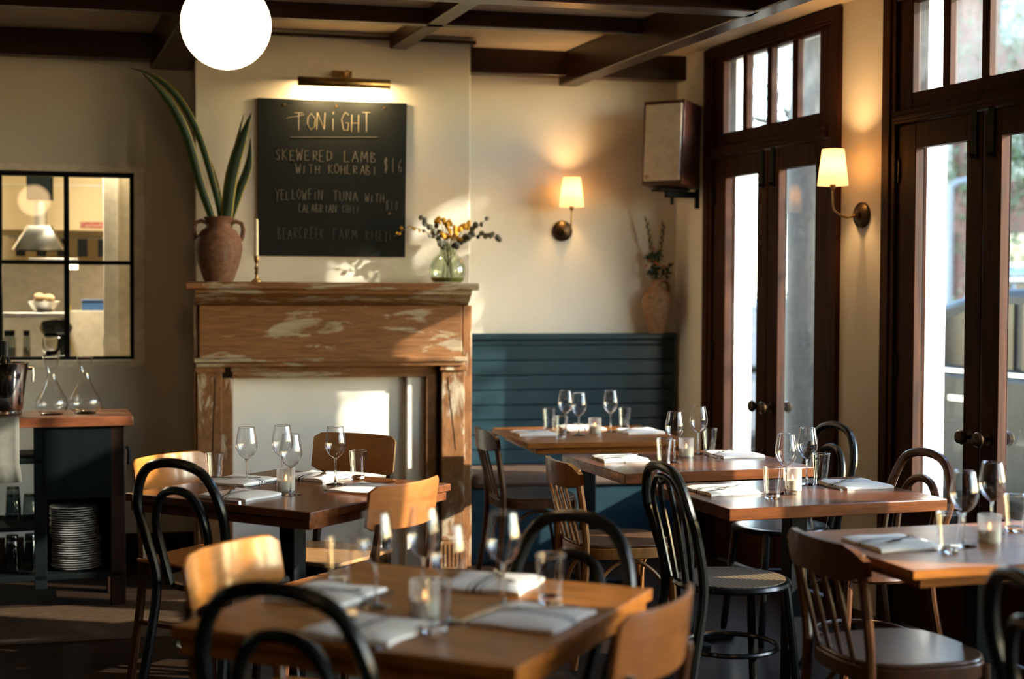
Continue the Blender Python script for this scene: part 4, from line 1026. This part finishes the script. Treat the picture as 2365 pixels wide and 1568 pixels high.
# ------------------------------------------------------------------ outdoors
def out(x, y, z=0): return on(RF, x, y, z)
struct('sidewalk', MB().box(-25,14,.19,3.0,-.20,-.02), plaster('concrete', (.07,.066,.06), (.10,.094,.086)), RF)
struct('street', MB().box(-40,16,3.0,10,-.30,-.14), plaster('asphalt', (.025,.025,.026), (.04,.04,.04)), RF)
struct('far_sidewalk', MB().box(-40,16,10,14,-.30,-.02), plaster('concrete_far', (.07,.066,.06), (.10,.094,.086)), RF)
BARK = distressed('tree_bark', (.012,.010,.008), (.042,.035,.028), (.075,.066,.056), scale=(9,9,1.6), cover=.58)
LG = [plain('tree_leaf_%d' % q, c_, .55) for q, c_ in enumerate(((.014,.030,.008),(.030,.055,.012),(.007,.018,.007)))]
for lm in LG:      # thin leaves let some light through
    lm.node_tree.nodes['Principled BSDF'].inputs['Transmission Weight'].default_value = 0
def tree(x, y, h, rad, zc, label, lm, n=2600, trunk=.17, seed=1, lean=0.0, sz=.85):
    rr = random.Random(seed)
    t = thing('street_tree', (x,y,-.02), 0, label, 'tree', 'trees along the street')
    MB().tube(spline([(0,0,0),(lean*.2,0,h*.25),(lean*.5,.05,h*.5),(lean,0,h*.75)]), [trunk*1.15]+[trunk]*6+[trunk*.95]*6+[trunk*.8]*5+[trunk*.7], 14).build('trunk', BARK, t)
    for q in range(5):
        a = 2*PI*q/5+.4; MB().tube(spline([(lean*.8,0,h*.73),(lean+math.cos(a)*rad*.4,math.sin(a)*rad*.4,zc),(lean+math.cos(a)*rad*.8,math.sin(a)*rad*.8,zc+rad*.4)]), [trunk*.4]*6+[trunk*.2]*6+[trunk*.08], 8).build('branch', BARK, t)
    m = MB()
    cl = [(Vector((rr.gauss(0,1),rr.gauss(0,1),rr.gauss(0,1))).normalized()*rad*rr.uniform(.35,1)) for _ in range(38)]
    for q in range(n):
        c0 = rr.choice(cl); p = Vector((lean,0,zc)) + Vector((c0.x,c0.y,c0.z*sz)) + Vector((rr.gauss(0,1),rr.gauss(0,1),rr.gauss(0,.8)))*rad*.17
        d = Vector((rr.gauss(0,1),rr.gauss(0,1),rr.gauss(0,1)-.6)).normalized(); s_ = d.cross(Vector((rr.gauss(0,1),rr.gauss(0,1),rr.gauss(0,1)))).normalized(); L = rr.uniform(.07,.13)*(rad/2)**.3
        m.add([p, p+d*L*.5+s_*L*.3, p+d*L, p+d*L*.5-s_*L*.3], [(0,1,2,3)])
    o = m.build('foliage', lm, t); o['kind'] = 'stuff'
    return t
tree(2.10,10.1, 5.2, 1.7, 5.0, 'grey-barked street tree close behind the first French door', LG[0], 2400, .165, 1)
tree(8.9,24.3, 5.2, 2.3, 4.0, 'leafy green tree at the right behind the dark parked car', LG[1], 6000, .14, 2, sz=1.1)
tree(6.3,31.0, 7.0, 3.0, 5.4, 'distant tree above the pale blue van', LG[0], 4600, .2, 4)
tree(2.3,40.0, 8.0, 3.4, 5.6, 'furthest tree at the end of the street', LG[1], 4600, .2, 5)
tree(6.3,7.7, 5.6, 2.6, 5.40, 'added tree out of view whose crown shades the first transoms', LG[0], 11000, .14, 6, sz=.55)  # added out of view to keep direct sun off the transoms
tree(7.9,0.0, 5.6, 2.6, 5.40, 'added tree out of view shading the transoms beside the viewer', LG[0], 11000, .14, 7, sz=.55)  # added the same way, blocks transom sun on the left plywood chair
def car(loc, rz, body, label, roof=1.46, L=4.5, W=1.8):
    c = thing('parked_car', loc, rz, label, 'car', 'parked cars')
    h = roof; hw = W/2
    low = [(-L/2,.35),(-L/2+.05,.62),(-L/2+.1,.88),(-1.5,.98),(1.0,1.0),(L/2-.45,.88),(L/2-.05,.72),(L/2,.35),(L/2-.25,.22),(-L/2+.25,.22)]
    MB().prism_y(low, -hw, hw).build('body', body, c, .06, 3)
    cab = [(-L/2+.12,.93),(-L/2+.45,h-.08),(-.9,h),(.05,h-.02),(.45,h-.10),(1.12,.97)]
    MB().prism_y(cab, -hw*.86, hw*.86).build('cabin', body, c, .05, 3)
    gl = plain('car_glass_%s' % body.name, (.005,.006,.008), .2, 0, .12)
    for s in (-1,1):
        y = s*hw*.865
        MB().prism_y([(-.28,.99),(-.28,h-.10),(.02,h-.11),(.36,h-.19),(.92,.99)], min(y,y+s*.012), max(y,y+s*.012)).build('side_window', gl, c)
        MB().prism_y([(-L/2+.35,.99),(-L/2+.55,h-.13),(-.36,h-.10),(-.36,.99)], min(y,y+s*.012), max(y,y+s*.012)).build('side_window', gl, c)
        MB().bar((-L/2+.1,s*hw*.99,.965),(1.0,s*hw*.99,.975),.03,.02).build('belt_trim', STEELB, c)
        MB().box(-.05,.17,min(s*hw,s*(hw+.03)),max(s*hw,s*(hw+.03)),.80,.83).build('door_handle', STEELB, c)
        MB().ball((.78,s*(hw+.08),1.0), .085, 10, 6, sz=.7).build('wing_mirror', body, c)
        for x in (-1.35,1.35):
            w_ = MB().tube([(x,s*(hw-.19),.32),(x,s*(hw+.005),.32)], .325, 28).build('wheel', RUBBER, c, .03)
            MB().tube([(x,s*(hw),.32),(x,s*(hw+.015),.32)], .21, 20).build('hub', STEELB, w_)
    MB().add([(.47,-hw*.78,h-.10),(.47,hw*.78,h-.10),(1.13,hw*.82,.985),(1.13,-hw*.82,.985)], [(0,1,2,3)]).build('windscreen', gl, c, solid=.01)
    MB().box(L/2-.06,L/2+.02,-hw*.8,-hw*.55,.58,.70).box(L/2-.06,L/2+.02,hw*.55,hw*.8,.58,.70).build('headlights', STEEL, c)
    MB().box(L/2-.1,L/2+.03,-hw*.9,hw*.9,.35,.52).build('bumper', RUBBER, c, .02)
    for s in (-1,1): MB().tube([(-1.2,s*hw*.72,h+.03),(.1,s*hw*.72,h+.03)], .018, 8).build('roof_rail', STEELB, c)
    return c
DARKP = plain('dark_car_paint', (.005,.006,.008), .4, 0, .12, .0); PALEP = plain('pale_blue_car_paint', (.055,.10,.15), .35, 0, .25, .0); GREYP = plain('silver_car_paint', (.07,.075,.08), .35, 0, .25, .0)
ST = R(110.3)
cA = car((3.77,9.40,-.14), ST, DARKP, 'dark parked car behind the second French door'); cA.scale = (1,1,1.12)
car((6.85,18.2,-.14), ST, PALEP, 'pale blue van parked across the street', 1.93, 4.7, 1.85)
car((1.95,14.6,-.14), ST, GREYP, 'silver car glimpsed through the first French door', 1.55)
LAMPG = plain('grey_lamp_paint', (.10,.11,.12), .5)
lp = thing('street_lamp', (6.72,21.9,-.02), 0, 'thin grey street lamp seen above the pale blue van', 'street lamp')
MB().tube([(0,0,0),(0,0,3.15)], .06, 10).build('pole', LAMPG, lp); MB().tube(spline([(0,0,3.12),(.12,0,3.2),(.3,0,3.25),(.6,0,3.5)]), .05, 8).build('arm', LAMPG, lp)
MB().solid_lathe([(.10,0),(.14,.06),(.04,.12)], 14, (.62,0,3.45)).build('lantern', LAMPG, lp)
PINK = plaster('pink_stucco', (.075,.036,.030), (.105,.050,.042)); 
bd = thing('street_house', on(RF,-12,17.5,-.02), RF[1], 'pink stucco house across the street', 'building')
MB().box(-14,14,0,6,0,9.5).build('wall', PINK, bd); MB().box(-14.3,14.3,-.4,6.2,9.5,9.8).build('roof', plain('grey_roof', (.14,.13,.12), .8), bd)
gw = plain('dark_house_window', (.03,.04,.05), .1)
for q in range(9):
    for z in (1.0, 4.0, 7.0):
        f = MB().box(-12.6+q*3-.1,-11.3+q*3+.1,-.08,.02,z-.1,z+1.9).build('window', PINK, bd, .01); MB().box(-12.6+q*3,-11.3+q*3,-.10,-.07,z,z+1.8).build('pane', gw, f)
